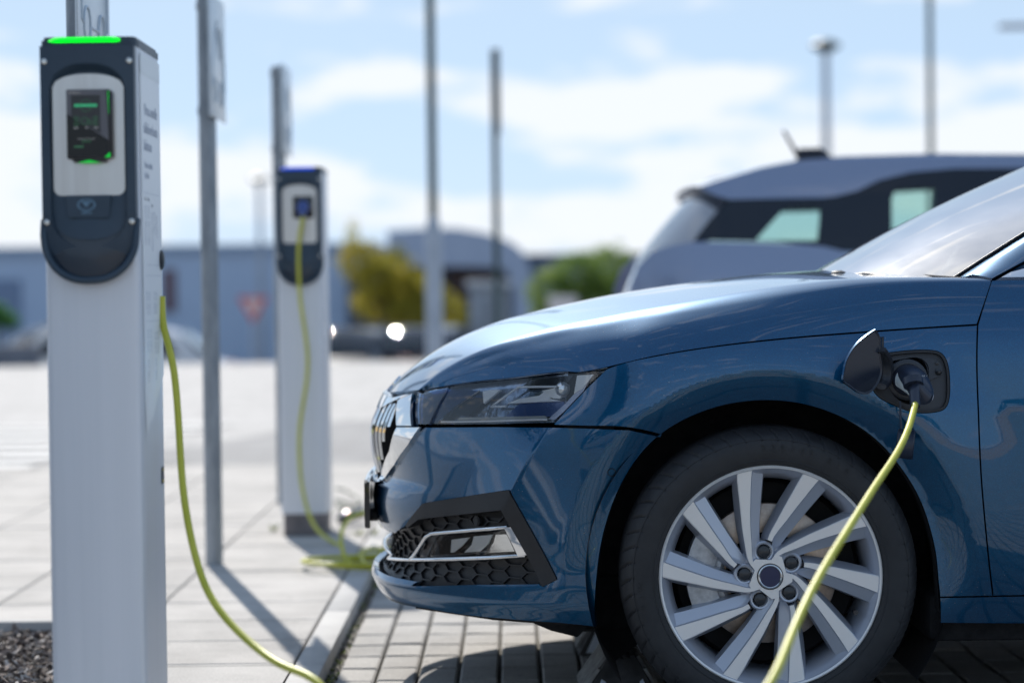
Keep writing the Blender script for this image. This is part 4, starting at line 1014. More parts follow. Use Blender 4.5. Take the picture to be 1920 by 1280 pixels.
g.add([(mx_, 2.0, 0), (SX, 2.0, 0), (SX, my_-.8, 0), (mx_, my_-.8, 0)], [(0, 1, 2, 3)])
tag(g.build('pavement', M['slab']), kind='structure')
g = MB(); stones(g, SX0, SX, my_, SY1, .5, .4, .006, .0055, 0, .0035, .0006); stones(g, mx_, SX, my_-.8, my_, (SX-mx_), .4, .006, .0055, 0, .0035, .0006)
tag(g.build('paving_slabs', M['slab_unit'], None, 20), kind='structure')
PXL, PXR, PYA, PYB = KX1+.022, KX1+.022+.1035*34, 5.2, 8.8
g = MB()
for (xa, xb, ya, yb) in ((PXL, 26, -30, PYA), (PXL, 26, PYB, 12.95), (PXR, 26, PYA, PYB)): g.add([(xa, ya, GZ), (xb, ya, GZ), (xb, yb, GZ), (xa, yb, GZ)], [(0, 1, 2, 3)])
tag(g.build('parking_bays', M['paver']), kind='structure')
g = MB(); stones(g, PXL, PXR, PYA, PYB, .1035, .2, .0082, .0090, GZ, .0055, .0012, .012); tag(g.build('block_paving', M['paver_unit'], None, 20), kind='structure')
g = MB(); g.add([(SX0, my_, -.016), (SX, my_, -.016), (SX, SY1, -.016), (SX0, SY1, -.016)], [(0, 1, 2, 3)]); g.add([(mx_, my_-.8, -.016), (SX, my_-.8, -.016), (SX, my_, -.016), (mx_, my_, -.016)], [(0, 1, 2, 3)]); g.add([(PXL, PYA, GZ-.014), (PXR, PYA, GZ-.014), (PXR, PYB, GZ-.014), (PXL, PYB, GZ-.014)], [(0, 1, 2, 3)]); tag(g.build('joint_sand', vary(mat('joint sand', (.12, .11, .095), .95), (.06, .058, .045), (.19, .175, .15), 60, 5, None, .6)), kind='structure')
k = MB()
yk = 2.0
while yk < 12.9:
    y1 = min(yk+1.0, 12.95); k.box((KX0, yk+.002, -.2), (KX1, y1-.002, .002), .006); yk += 1.0
tag(k.build('kerb', M['kerbstone']), kind='structure')
sheet('gutter', KX1-.01, KX1+.03, 2, 12.95, GZ-.006, M['gutter'])
kk_ = MB(); kk_.box((KX1+.03, 12.92, -.2), (26, 12.948, -.004), .003); tag(kk_.build('lane_kerb', M['kerbstone']), kind='structure')
# far plaza: a paved lane, then pale paving to the edge
M['lane'] = brick_mat('grey paved lane', (.27, .27, .275), (.255, .255, .26), (.2, .2, .2), .4, .2, .006, .5, .3)
M['far_slab'] = brick_mat('pale far paving', (.47, .46, .45), (.44, .43, .42), (.32, .315, .31), .8, .8, .012, .5, .3)
lb = MB(); lb.add([(-1.62, 12.95, -.002), (26, 12.95, -.002), (26, 17.3, -.002), (-1.2, 17.3, -.002), (-1.9, 14.6, -.002), (-2.6, 14.2, -.002), (-2.9, 13.5, -.002)], [(0, 1, 2, 3, 4, 5, 6)]); tag(lb.build('lane', M['lane']), kind='structure')
sheet('plaza', -26, 26, 12.95, EDGE, -.008, M['far_slab'])
zb_ = MB()
for i in range(7):
    y = 12.99+i*.62
    zb_.add([(-7, y, .0), (-2.62+.1*i, y, .0), (-2.55+.1*i, y+.3, .0), (-7, y+.3, .0)], [(0, 1, 2, 3)])
tag(zb_.build('lane_markings', vary(mat('worn white road paint', (.62, .62, .61), .8), (.52, .52, .51), (.68, .68, .67), 6)), kind='structure')
rw_ = MB(); rw_.box((-26, EDGE, -1.6), (26, EDGE+.25, -.004)); tag(rw_.build('retaining_edge', M['kerbstone']), kind='structure')
sheet('lower_lot', -60, 60, EDGE+.2, 400, -1.15, M['asphalt'])
sheet('ground', -300, 300, -400, 900, -1.3, M['asphalt']) if False else None
gg = MB(); gg.add([(-400, 400, -1.16), (400, 400, -1.16), (400, 2500, -1.16), (-400, 2500, -1.16)], [(0, 1, 2, 3)]); gg.add([(-400, EDGE+.2, -1.17), (-60, EDGE+.2, -1.17), (-60, 400, -1.17), (-400, 400, -1.17)], [(0, 1, 2, 3)]); gg.add([(60, EDGE+.2, -1.17), (400, EDGE+.2, -1.17), (400, 400, -1.17), (60, 400, -1.17)], [(0, 1, 2, 3)])
gg.add([(-400, -400, -.06), (400, -400, -.06), (400, EDGE, -.06), (-400, EDGE, -.06)], [(0, 1, 2, 3)])
tag(gg.build('ground', M['asphalt']), kind='structure')
# bed with bark chips behind a low edging
bs = vary(mat('dark soil', (.02, .016, .013), .95), (.010, .008, .007), (.04, .03, .024), 20, 6, None, 1, bscale=60)
sheet('mulch_soil', -6, mx_-.04, 2.0, my_-.06, -.055, bs)
ed = MB(); ed.box((-6, my_-.055, -.2), (mx_, my_-.008, .012), .004); ed.box((mx_-.05, 2.0, -.2), (mx_-.004, my_-.056, .006), .004)
tag(ed.build('bed_edging', M['kerbstone']), kind='structure')
def chip_mat(name, a, b):
    x = mat(name, a, .85); bb = bsdf(x); g_ = node(x, 'ShaderNodeNewGeometry'); cr = node(x, 'ShaderNodeValToRGB'); e = cr.color_ramp.elements
    e[0].position = 0; e[0].color = (.012, .009, .008, 1); e[1].position = 1; e[1].color = (.62, .58, .54, 1)
    q = cr.color_ramp.elements.new(.45); q.color = (.06, .042, .034, 1); q = cr.color_ramp.elements.new(.75); q.color = (.27, .21, .18, 1)
    lk(x, g_.outputs['Random Per Island'], cr.inputs[0]); lk(x, cr.outputs[0], bb.inputs['Base Color']); return x
cm = MB()
rng = np.random.default_rng(3)
for i in range(9000):
    x = rng.uniform(-1.75, mx_-.06) if i < 8000 else rng.uniform(-3.2, -2.1); y = my_-.07-abs(rng.normal(0, .5)) if i % 3 else rng.uniform(4.0, my_-.07); z = -.055+rng.uniform(0, .03)+.02*math.exp(-((my_-.25-y)/.3)**2)
    l = rng.uniform(.008, .034)*(1.7 if rng.random() < .15 else 1); w = l*rng.uniform(.2, .5); h = rng.uniform(.0015, .005)
    a = rng.uniform(0, 6.28); p = rng.normal(0, .45); rl = rng.normal(0, .5)
    ex = np.array([math.cos(a)*math.cos(p), math.sin(a)*math.cos(p), math.sin(p)]); ey = np.array([-math.sin(a), math.cos(a), 0])*math.cos(rl)+np.array([0, 0, math.sin(rl)]); ez = np.cross(ex, ey)
    c = np.array([x, y, z]); vs = []
    for q in (-1, 1):
        for u, v in ((-1, -.7), (-.3, -1), (1, -.5), (.8, .6), (-.2, 1), (-.9, .5)): vs.append(c+ex*l*u*rng.uniform(.8, 1.1)*.5+ey*w*v*.5+ez*h*q*.5)
    cm.add(vs, [(0, 1, 2, 3, 4, 5)[::-1], (6, 7, 8, 9, 10, 11)]+[(j, (j+1) % 6, 6+(j+1) % 6, 6+j) for j in range(6)])
tag(cm.build('bark_mulch', chip_mat('bark chips', (.1, .08, .06), 0)), kind='stuff')
# small weeds in the bed and in the kerb joint
M['weed'] = vary(mat('weed leaf', (.10, .22, .02), .5), (.12, .20, .01), (.30, .33, .02), 40, 2)
wd = MB()
def weed(c, s, n):
    for k in range(n):
        a = rng.uniform(0, 6.28); d = np.array([math.cos(a), math.sin(a), rng.uniform(.4, 1.4)])*s*rng.uniform(.6, 1); sd = np.array([-math.sin(a), math.cos(a), 0])*s*.28; c = np.array(c)
        wd.add([c, c+d*.5+sd, c+d+[0, 0, -.1*s], c+d*.5-sd], [(0, 1, 2, 3)])
for px, py in ((22, 1243), (32, 1238), (85, 1250), (54, 1200), (14, 1205), (60, 1260), (2, 1202)): weed(atZ(px, py, -.05), .022, 7)
for i in range(70):
    y = rng.uniform(5.4, 9.0); weed((KX1+rng.uniform(.0, .026), y, GZ-.004), rng.uniform(.006, .014), 5)
for px, py in ((515, 995), (700, 1003), (672, 1003)): weed(atZ(px, py, .0), .03, 8)
tag(wd.build('weeds', M['weed']), kind='stuff')
gv = MB()
for i in range(1400):
    y = rng.uniform(5.4, 9.5); x = KX1+rng.uniform(-.002, .03); s = rng.uniform(.0015, .005); c = np.array([x, y, GZ-.003+s*.3])
    vs = [c+s*np.array(d)*rng.uniform(.6, 1.2) for d in ((1, 0, 0), (0, 1, 0), (-1, 0, 0), (0, -1, 0), (0, 0, 1))]; gv.add(vs, [(0, 1, 4), (1, 2, 4), (2, 3, 4), (3, 0, 4)])
tag(gv.build('joint_grit', chip_mat('grit', (.3, .3, .3), 0)), kind='stuff')

# ================================================================== CHARGING STATIONS
M['extrusion'] = vary(mat('brushed aluminium extrusion', (.74, .76, .81), .42, .35, 0, .4), (.70, .73, .78), (.78, .80, .85), 26, 4, (.36, .5), .06, stretch=(1, 1, .02), bscale=220)
M['slate'] = vary(mat('slate plastic', (.032, .058, .090), .40), (.028, .053, .083), (.038, .065, .098), 20, 3, (.38, .5), .08, bscale=900)
M['slate_gloss'] = mat('gloss slate plastic', (.030, .044, .064), .2)
M['steel_plate'] = vary(mat('brushed steel face', (.66, .64, .62), .30, .9), (.60, .58, .56), (.72, .71, .69), 30, 3, (.24, .36), .05, stretch=(1, 1, .03), bscale=300)
M['screw'] = mat('screw steel', (.7, .7, .68), .22, 1)
M['sticker'] = vary(mat('white label film', (.86, .89, .92), .38), (.84, .87, .90), (.88, .91, .94), 5)
M['print'] = mat('faded label print', (.50, .54, .62), .5)
M['led_off'] = mat('led lens', (.1, .1, .1), .3)
SW, SD = .172, .29
def sup(w, h, n=8, r=.02):
    """rounded rectangle outline, centred"""
    o = []
    for cx, cz, a0 in ((w/2-r, h/2-r, 0), (-w/2+r, h/2-r, 90), (-w/2+r, -h/2+r, 180), (w/2-r, -h/2+r, 270)):
        for k in range(n+1): a = R(a0+90*k/n); o.append((cx+r*math.cos(a), cz+r*math.sin(a)))
    return o
def station(X, Y, led, label, screen):
    """X centre, Y front face"""
    root = empty('charging_station', (X, Y+SD/2, 0), label, 'charging station', 'charging stations along the kerb')
    H = 1.392
    # column: slightly bowed front, rounded corners, grooves on the flanks
    def section(inset=0.0, bow=.004):
        o = []
        for t in np.linspace(-1, 1, 25): o.append((t*(SW/2-.012-inset), -bow*(1-t*t)+inset))
        for k in range(1, 7): a = R(-90+90*k/6.); o.append((SW/2-.012-inset+.012*math.cos(a), .012+inset+.012*math.sin(a)))
        o += [(SW/2-inset, .018+.0), (SW/2-.004-inset, .020), (SW/2-.004-inset, .024), (SW/2-inset, .026), (SW/2-inset, SD-.02), (SW/2-.02-inset, SD), (-SW/2+.02+inset, SD), (-SW/2+inset, SD-.02), (-SW/2+inset, .026), (-SW/2+.004+inset, .024), (-SW/2+.004+inset, .020), (-SW/2+inset, .018)]
        for k in range(5, -1, -1): a = R(180+90*(5-k)/5.); o.append((-SW/2+.012+inset+.012*math.cos(a), .012+inset+.012*math.sin(a)))
        return o[:-1]
    sc_ = [(X+a, Y+b) for a, b in section()]
    c = MB(); c.prism(sc_, 'z', .085, H-.012); col = c.build('column', M['extrusion'], root, 40)
    ft = MB(); ft.prism([(X+a, Y+b) for a, b in section(.006)], 'z', .0, .085); ft.build('base_foot', vary(mat('worn foot', (.16, .15, .16), .6), (.10, .095, .10), (.24, .21, .21), 14), root, 40)
    cp = MB(); cp.prism([(X+a*1.012, Y+(b-SD/2)*1.01+SD/2) for a, b in section()], 'z', H-.012, H); cp.prism([(X+a*.97, Y+(b-SD/2)*.98+SD/2) for a, b in section()], 'z', H, H+.006); cap_ = cp.build('cap', M['slate'], root, 40)
    # light strip let into the front of the cap
    ls = MB(); t = np.linspace(-.84, .68, 30); xo = X+t*SW/2; yo = Y-.0065+.004*t*t
    taper = np.minimum(1, np.minimum((t+.80)/.12, (.70-t)/.12)); zt = H+.0005+.0040*taper; zbm = H-.0045+.0015*(1-taper)
    ls.grid(np.stack([np.stack([xo, yo+.0, zbm], -1), np.stack([xo, yo-.003, (zbm+zt)/2], -1), np.stack([xo, yo, zt], -1), np.stack([xo, yo+.012, zt-.0005], -1)], 1))
    ls.build('light_strip', led, root, 60)
    # front cover: bowed plate from the cap down to a U shaped lip
    FZ0, FZ1 = .985, H-.012
    def bow(x): return Y-.012*(1-((x-X)/(SW/2-.012))**2)
    yf = Y-.022
    cz_ = (1.335+1.055)/2
    fc = MB()
    w2 = SW/2-.001
    xs = np.linspace(-w2, w2, 41)
    def ufl(x, depth, top, w):      # U curve
        return top-depth*np.sqrt(np.clip(1-(np.abs(x)/w)**2.3, 0, 1))
    # flange around the recess (upper arch, lower U)
    RXW = .069
    def arch(x, base, rise, w): return base+rise*np.sqrt(np.clip(1-(np.abs(x)/w)**2.4, 0, 1))
    top_in = lambda x: np.where(np.abs(x) < RXW, arch(x, 1.300, .048, RXW), 1.30)
    bot_in = lambda x: np.where(np.abs(x) < RXW, ufl(x, .062, 1.078, RXW), 1.078)
    yfr = lambda x: Y-.020-.005*(1-(x/w2)**2)
    xi = np.concatenate([-np.linspace(w2, RXW, 8), np.linspace(-RXW, RXW, 41)[1:-1], np.linspace(RXW, w2, 8)])
    low = lambda x: ufl(x, .082, 1.040, w2+.006)
    rowsT = np.stack([np.stack([X+xi, yfr(xi)+0*xi, 0*xi+FZ1], -1), np.stack([X+xi, yfr(xi), top_in(xi)], -1), np.stack([X+xi*.97, yfr(xi)+np.where(np.abs(xi) < RXW, .014, 0), top_in(xi)-np.where(np.abs(xi) < RXW, .012, 0)], -1)], 1)
    fc.grid(rowsT)
    fc.grid(np.stack([np.stack([X+xi*.97, yfr(xi)+np.where(np.abs(xi) < RXW, .014, 0), bot_in(xi)+np.where(np.abs(xi) < RXW, .004, 0)], -1), np.stack([X+xi, yfr(xi), bot_in(xi)], -1), np.stack([X+xi, yfr(xi)+.004, (bot_in(xi)*.5+low(xi)*.5)], -1), np.stack([X+xi, yfr(xi)+.010, low(xi)], -1)], 1))
    for sgn in (-1, 1):
        xe = np.array([w2, RXW])*sgn
        z_ = np.linspace(1.078, 1.300, 12)
        fc.grid(np.stack([np.stack([0*z_+X+sgn*w2, 0*z_+Y+.006, z_], -1), np.stack([0*z_+X+sgn*w2, 0*z_+float(yfr(w2)), z_], -1), np.stack([0*z_+X+sgn*RXW, 0*z_+float(yfr(RXW)), z_], -1), np.stack([0*z_+X+sgn*RXW*.97, 0*z_+float(yfr(RXW))+.014, z_], -1)], 1))
        z2 = np.array([FZ1, 1.30]); fc.grid(np.stack([np.stack([0*z2+X+sgn*w2, 0*z2+Y+.006, z2], -1), np.stack([0*z2+X+sgn*w2, 0*z2+float(yfr(w2)), z2], -1)], 1))
        z2 = np.array([1.078, 1.03]); fc.grid(np.stack([np.stack([0*z2+X+sgn*w2, 0*z2+Y+.006, z2], -1), np.stack([0*z2+X+sgn*w2, 0*z2+float(yfr(w2)), z2], -1)], 1))
    # recess back
    fc.add([(X-.072, Y-.0085, 1.0), (X+.072, Y-.0085, 1.0), (X+.072, Y-.0085, 1.36), (X-.072, Y-.0085, 1.36)], [(0, 1, 2, 3)])
    cover = fc.build('front_cover', M['slate'], root, 35)
    # dark crescent and cylindrical lower panel
    cr = MB(); x_ = np.linspace(-RXW*1.02, RXW*1.02, 41); xn = np.clip(x_/(RXW*1.02), -1, 1)
    ztop = ufl(x_, .050, 1.080, RXW*1.03); zlow = ufl(x_, .080, 1.036, w2+.004)+.004
    rws = []
    for k in np.linspace(0, 1, 6): rws.append(np.stack([X+x_, Y-.0245+.012*(xn**2)-.002*math.sin(math.pi*k), ztop+(zlow-ztop)*k], -1))
    cr.grid(np.stack(rws, 1)); cr.build('lower_panel', M['slate_gloss'], cover, 60)
    # dark bowl between the face plate and the lower panel
    bw_ = MB(); ztp = 0*x_+1.116; zbt = ztop
    bw_.grid(np.stack([np.stack([X+x_, 0*x_+Y-.011, ztp], -1), np.stack([X+x_, Y-.0205+.009*xn**2, ztp*.6+zbt*.4], -1), np.stack([X+x_, Y-.0275+.014*(xn**2), zbt], -1)], 1)); bw_.build('reader_bowl', M['slate'], cover, 60)
    # lip
    lp_ = MB(); tU = np.linspace(-1, 1, 61); xx = (w2-.001)*np.sign(tU)*np.abs(tU)**.75; zz = ufl(xx, .082, 1.038, w2-.001)
    P = np.stack([X+xx, yfr(np.clip(xx, -w2, w2))+.004-.008*(1-np.abs(tU)**3), zz], -1); P = np.vstack([P[0]+[0, .01, .028], P[0]+[0, .004, .015], P, P[-1]+[0, .004, .015], P[-1]+[0, .01, .028]])
    lp_.tube(P, .0066, 10, flat=1.0); lp_.build('drip_lip', M['slate'], cover, 60)
    # steel face plate with arched top
    fpz0, fpz1, fw = 1.110, 1.306, .0645
    out_ = [(-fw, fpz1-.0)]
    o = [(x, fpz1+.024*math.sqrt(max(0, 1-(abs(x)/fw)**2.2))) for x in np.linspace(fw, -fw, 25)]
    o += [(-fw+.014-.014*math.cos(R(a)), fpz0+.014-.014*math.sin(R(a))) for a in range(0, 91, 15)] + [(fw-.014+.014*math.sin(R(a)), fpz0+.014-.014*math.cos(R(a))) for a in range(0, 91, 15)]
    fp = MB(); fp.prism([(X+a, b) for a, b in o], 'y', Y-.0125, Y-.0087); face = fp.build('face_plate', M['steel_plate'], root, 30)
    for sx in (-1, 1):
        for z in (1.352, 1.062):
            sc = MB(); sc.lathe([(.0062, 0), (.0055, .003), (.003, .004), (.0028, .002), (0, .002)], (X+sx*.077, float(yfr(.077))-.000, z), 'y', 14, caps=False); sc.build('screw', M['screw'], cover, 40)
    return root, cover, face, yfr, col, H

green = mat('green led strip', (.0, .35, .02), .3, 0, 0, .5, (0.0, 1.0, .02), 1.15)
blue_l = mat('blue led strip', (.0, .05, .5), .3, 0, 0, .5, (.0, .09, .95), .55)
S1X, S1Y = -.762, 4.40
S2X, S2Y = -.797, 9.16
st1, cov1, face1, yfr1, col1, HH = station(S1X, S1Y, green, 'aluminium charging post with green light and payment screen', True)
st2, cov2, face2, yfr2, col2, _ = station(S2X, S2Y, blue_l, 'aluminium charging post with blue light and yellow cable in its front socket', False)
# RFID mark (first post): ellipse with wave fan, and the word under it
M['icon'] = mat('pale blue print', (.20, .36, .50), .5)
def rfid(X, yfr, parent, Yf):
    b = MB(); y = Yf-.0255; zc = 1.093; pn_ = MB()
    pn_.prism([(X-.040, 1.110), (X-.037, 1.074), (X-.034, 1.070), (X+.034, 1.070), (X+.037, 1.074), (X+.040, 1.110)], 'y', Yf-.012, y+.0006); pn_.build('reader_panel', M['slate'], parent, 30)
    for r0, r1 in ((.0165, .0152), (.0140, .0132)):
        a = np.linspace(0, 2*math.pi, 41); b.grid(np.stack([np.stack([X-.004+r*np.cos(a), 0*a+y, zc+r*.66*np.sin(a)], -1) for r in (r0, r1)], 1))
    for w, z in ((.0085, .0048), (.0065, .0022), (.0045, -.0004), (.0022, -.003)): b.add([(X-.004-w, y, zc+z+.001), (X-.004+w, y, zc+z+.001), (X-.004+w*.85, y, zc+z-.0006), (X-.004-w*.85, y, zc+z-.0006)], [(0, 1, 2, 3)])
    put_text(b, 'VIRTA', .0072, (X-.004, y, zc-.0175), (1, 0, 0), (0, 0, 1), 'CENTER', .0001); b.build('reader_mark', M['icon'], parent)
rfid(S1X, yfr1, cov1, S1Y)
# payment terminal
t0 = atY(123, 168, S1Y-.034); t1 = atY(208, 297, S1Y-.034)
tx0, tx1, tz1, tz0 = t0[0], t1[0], t0[2], t1[2]; ty = S1Y-.032
tb = MB(); tb.box((tx0, ty, tz0), (tx1-.001, S1Y-.0127, tz1), .002); tb.box((tx0+.010, ty+.004, tz0-.006), (tx1-.010, S1Y-.0127, tz0+.002), .0015); tb.box((tx1-.002, ty+.005, tz0+.004), (tx1+.0025, S1Y-.0127, tz1-.004), .001)
term = tb.build('payment_terminal', mat('terminal casing', (.035, .035, .04), .35), col1, 30)
tw, th = tx1-tx0, tz1-tz0
def tq(pts, mt, name, dy): 
    b = MB(); b.add([(tx0+u*tw, ty-dy, tz1-v*th) for u, v in pts], [tuple(range(len(pts)))]); return b.build(name, mt, term)
tq([(.01, .01), (.93, .01), (.97, .97), (.01, .97)], mat('screen glass black', (.002, .002, .002), .25), 'screen', .0006)
tq([(.01, .01), (.91, .01), (.955, .735), (.01, .345)], mat('painted screen glare', (.15, .145, .16), .45), 'glare_face', .0010)  # screen glare painted as a paler diagonal; the display quad follows its edge
tq([(.115, .085), (.77, .085), (.775, .64), (.115, .39)], mat('dim display', (.045, .046, .047), .4), 'display', .0014)
GRN = mat('display green', (.02, .3, .1), .4, 0, 0, .5, (.06, .50, .26), .28)
WHT = mat('display white', (.3, .3, .3), .4, 0, 0, .5, (.5, .5, .5), .16)
DGN = mat('display dim green', (.02, .1, .04), .4, 0, 0, .5, (.08, .30, .16), .18)
tq([(.185, .212), (.705, .212), (.705, .255), (.185, .255)], GRN, 'display_bar', .0018)
tq([(.17, .815), (.385, .815), (.385, .838), (.17, .838)], DGN, 'display_progress', .0018)
tx = MB(); P_ = lambda u, v: (tx0+u*tw, ty-.0018, tz1-v*th)
put_text(tx, 'IDTECH', .0058, P_(.06, .066), (1, 0, 0), (0, 0, 1)); 
for u, w in ((.17, .10), (.43, .06), (.63, .09)): tx.add([P_(u, .548), P_(u+w, .548), P_(u+w, .562), P_(u, .562)], [(0, 1, 2, 3)])
put_text(tx, 'PARKING FEE AMOUNT', .0030, P_(.45, .722), (1, 0, 0), (0, 0, 1), 'CENTER'); put_text(tx, '12:45', .0026, P_(.27, .61), (1, 0, 0), (0, 0, 1)) if False else None
tx.build('display_text', WHT, term)
tg = MB(); put_text(tg, '$30.00', .0062, P_(.45, .765), (1, 0, 0), (0, 0, 1), 'CENTER')
def ringp(mb, u, v, r, w, n=30):
    c = np.array(P_(u, v)); a = np.linspace(0, 2*math.pi, n+1); mb.grid(np.stack([np.stack([c[0]+q*np.cos(a), 0*a+c[1], c[2]+q*np.sin(a)], -1) for q in (r-w, r+w)], 1))
ringp(tg, .45, .235, .0105, .0004); ringp(tg, .42, .46, .0062, .0005); ringp(tg, .23, .42, .0035, .0005); ringp(tg, .23, .50, .0035, .0005); ringp(tg, .665, .42, .0033, .0005); ringp(tg, .665, .49, .0033, .0005); ringp(tg, .53, .475, .0036, .0005)
tg.build('display_icons', DGN, term)
gs = mat('green terminal light', (.0, .35, .03), .3, 0, 0, .5, (.0, .75, .06), .38)
tq([(.948, .03), (.968, .03), (.970, .36), (.962, .36)], gs, 'side_light', .0016)
tq([(.985, .905), (.985, .985), (.855, .985)], gs, 'corner_light', .0016)
gl_ = MB(); zz0 = tz0-.0045; gl_.prism([(tx0+.018, zz0-.0028), (tx1-.020, zz0-.0028), ((tx0+tx1)/2, zz0+.0025)], 'y', ty+.002, ty+.0036); gl_.build('bottom_light', gs, term)
tl2 = MB(); a_ = np.array([tx1+.0028, 0, 0]); tl2.box((tx1+.0006, ty+.006, tz0+.075), (tx1+.0029, ty+.009, tz1-.006), .0004); tl2.build('edge_trim', M['gloss_black'], term)
# printed film down the right flank, torn at the bottom
XR = S1X+SW/2
def sx(x, z): return (XR+.0012, x, z)
def side_film(X, Yf, parent, torn):
    b = MB(); y0, y1 = Yf+.034, Yf+SD-.012
    b.add([sx(y0, 1.365), sx(y1, 1.365), sx(y1, .775), sx(y0+.16, .735), sx(y0+.10, .700), sx(y0+.06, .690), sx(y0+.03, .672), sx(y0+.012, .690), sx(y0, .735)], [(0, 1, 2, 3, 4, 5, 6, 7, 8)])
    film = b.build('label_film', M['sticker'], parent)
    b = MB(); b.add([(XR+.0018, y0, 1.372), (XR+.0018, y1, 1.372), (XR+.0018, y1, 1.335), (XR+.0018, y0, 1.335)], [(0, 1, 2, 3)]); b.build('label_header', mat('pale header film', (.78, .82, .84), .4), film)
    p = MB(); yx = lambda t: y0+t*(y1-y0)
    ttx = lambda s, t, z, size: put_text(p, s, size, (XR+.0016, yx(t), z), (0, 1, 0), (0, 0, 1), 'LEFT', .0002)
    ttx('Virtaa autolle', .18, 1.262, .030); ttx('sähköverkosta', .14, 1.228, .030); ttx('ladataan', .14, 1.196, .030); ttx('Lataa sovellus', .16, 1.164, .018); ttx('ja aloita', .16, 1.145, .018)
    for t, z, h in ((.16, 1.095, .09), (.32, 1.095, .092), (.50, 1.085, .085)):
        put_text(p, 'lataus käynnistyy', .011, (XR+.0016, yx(t), z), (0, 0, -1), (0, 1, 0), 'LEFT', .0002)
        p.add([sx(yx(t), z+.014), sx(yx(t)+.012, z+.014), sx(yx(t)+.012, z+.008), sx(yx(t), z+.008)], [(0, 1, 2, 3)])
    for t0_, t1_, z in ((.1, .9, 1.118), (.2, .92, .985), (.15, .92, .965), (.12, .9, .880)): p.add([(XR+.0016, yx(t0_), z), (XR+.0016, yx(t1_), z), (XR+.0016, yx(t1_), z-.0008), (XR+.0016, yx(t0_), z-.0008)], [(0, 1, 2, 3)])
    for t, z in ((.62, 1.085), (.74, 1.08), (.18, .935), (.30, .935), (.55, .935), (.66, .935), (.20, .865), (.34, .865), (.58, .86), (.70, .86), (.2, .81), (.58, .81)): put_text(p, 'ohje lataus', .010, (XR+.0016, yx(t), z), (0, 0, -1), (0, 1, 0), 'LEFT', .0002)
    p.build('label_print', M['print'], film)
    sb_ = MB(); sb_.add([(XR+.0012, y1-.05, .598), (XR+.0012, y1-.015, .598), (XR+.0012, y1-.015, .566), (XR+.0012, y1-.05, .566)], [(0, 1, 2, 3)]); ws = sb_.build('warning_sticker', mat('grey sticker', (.10, .11, .14), .5), parent)
    sb_ = MB(); 
    for z in (.594, .573): sb_.add([(XR+.0016, y1-.042, z), (XR+.0016, y1-.022, z), (XR+.0016, y1-.032, z-.006)], [(0, 1, 2)])
    sb_.build('sticker_mark', mat('yellow mark', (.7, .55, .02), .5), ws)
side_film(S1X, S1Y, col1, True)
sk = MB(); sk.lathe([(.019, 0), (.019, .004), (.014, .007), (0, .0075)], (XR, S1Y+.262, .995), 'x', 24); sk.build('side_socket', M['black_plastic'], st1, 40)
# socket of the second post
s2 = MB(); c0 = atY(549, 368, S2Y-.012); c1 = atY(588, 409, S2Y-.012); s2.box((c0[0], S2Y-.020, c1[2]), (c1[0], S2Y-.0127, c0[2]), .002)
sock2 = s2.build('socket', M['gloss_black'], col2, 30)
# ================================================================== SIGN POSTS
M['galv'] = vary(mat('galvanised steel', (.34, .37, .40), .5, .7), (.22, .25, .28), (.42, .45, .48), 22, 8, (.4, .62), .15, stretch=(1, 1, .3), bscale=200)
M['sign_back'] = vary(mat('aluminium sign sheet', (.62, .68, .72), .3, .2), (.58, .64, .68), (.68, .73, .77), 8)
M['sign_blue'] = mat('sign face', (.54, .62, .69), .3)
def sign_post(bx, by, top, z0, z1, label, emboss=True, lean=0.0, wide=.42):
    root = empty('sign_post', (bx, by, 0), label, 'sign post', 'sign posts beside the charging stations')
    p = MB(); p.lathe([(.030, 0), (.030, top), (.026, top+.004)], (bx, by, 0), 'z', 20); p.build('pole', M['galv'], root, 40)
    s = MB(); xr = bx+.036; s.box((xr, by-wide/2, z0), (xr+.003, by+wide/2, z1), .001); s.box((xr-.004, by-wide/2+.0, z0), (xr+.0, by-wide/2+.012, z1)); s.box((xr-.004, by+wide/2-.012, z0), (xr, by+wide/2, z1)); sg = s.build('sign_plate', M['sign_back'], root, 30)
    for z in (z0+.03, z1-.03):
        c = MB(); c.lathe([(.034, -.012), (.034, .012)], (bx, by, z), 'z', 20); c.box((bx, by-.03, z-.012), (xr, by+.03, z+.012), .002); c.build('clamp', M['galv'], root, 40)
    # car-with-plug pictogram on the plate
    e = MB(); xo = xr+.0042; w = wide
    def ln(pts, r=.0035):
        e.tube([(xo, by+a*w, z0+b*(z1-z0)) for a, b in pts], r, 6)
    for cy in (-.24, .22):
        a = np.linspace(0, 2*math.pi, 25); ln([(cy+.1*math.cos(q), .22+.1*w/(z1-z0)*math.sin(q)) for q in a])
    ln([(-.14, .22), (.12, .22)]); ln([(-.34, .22), (-.40, .24), (-.40, .46), (-.30, .52), (-.16, .74), (.14, .74), (.30, .52), (.40, .46), (.40, .24), (.32, .22)]); ln([(-.1, .80), (0, .62), (.02, .70), (.12, .5)])
    e.build('pictogram', M['sign_blue'], sg, 40)
    return root
P0 = atZ(0, 0, 0)
def base(px, py): return atZ(px, py, 0.0)
b1 = base(402, 1058); b2 = base(533, 943)
pb_ = atY(147, 40, 5.93)
sign_post(pb_[0], 5.93, 1.93, 1.475, 1.93, 'galvanised steel sign post rising from behind the green-lit charging post', wide=.45)
sign_post(b1[0], b1[1], 1.93, 1.515, 1.93, 'galvanised sign post standing alone on the slabs with a long shadow')
sign_post(b2[0], b2[1], 1.905, 1.52, 1.905, 'dark sign post directly behind the blue-lit charging post', wide=.40)

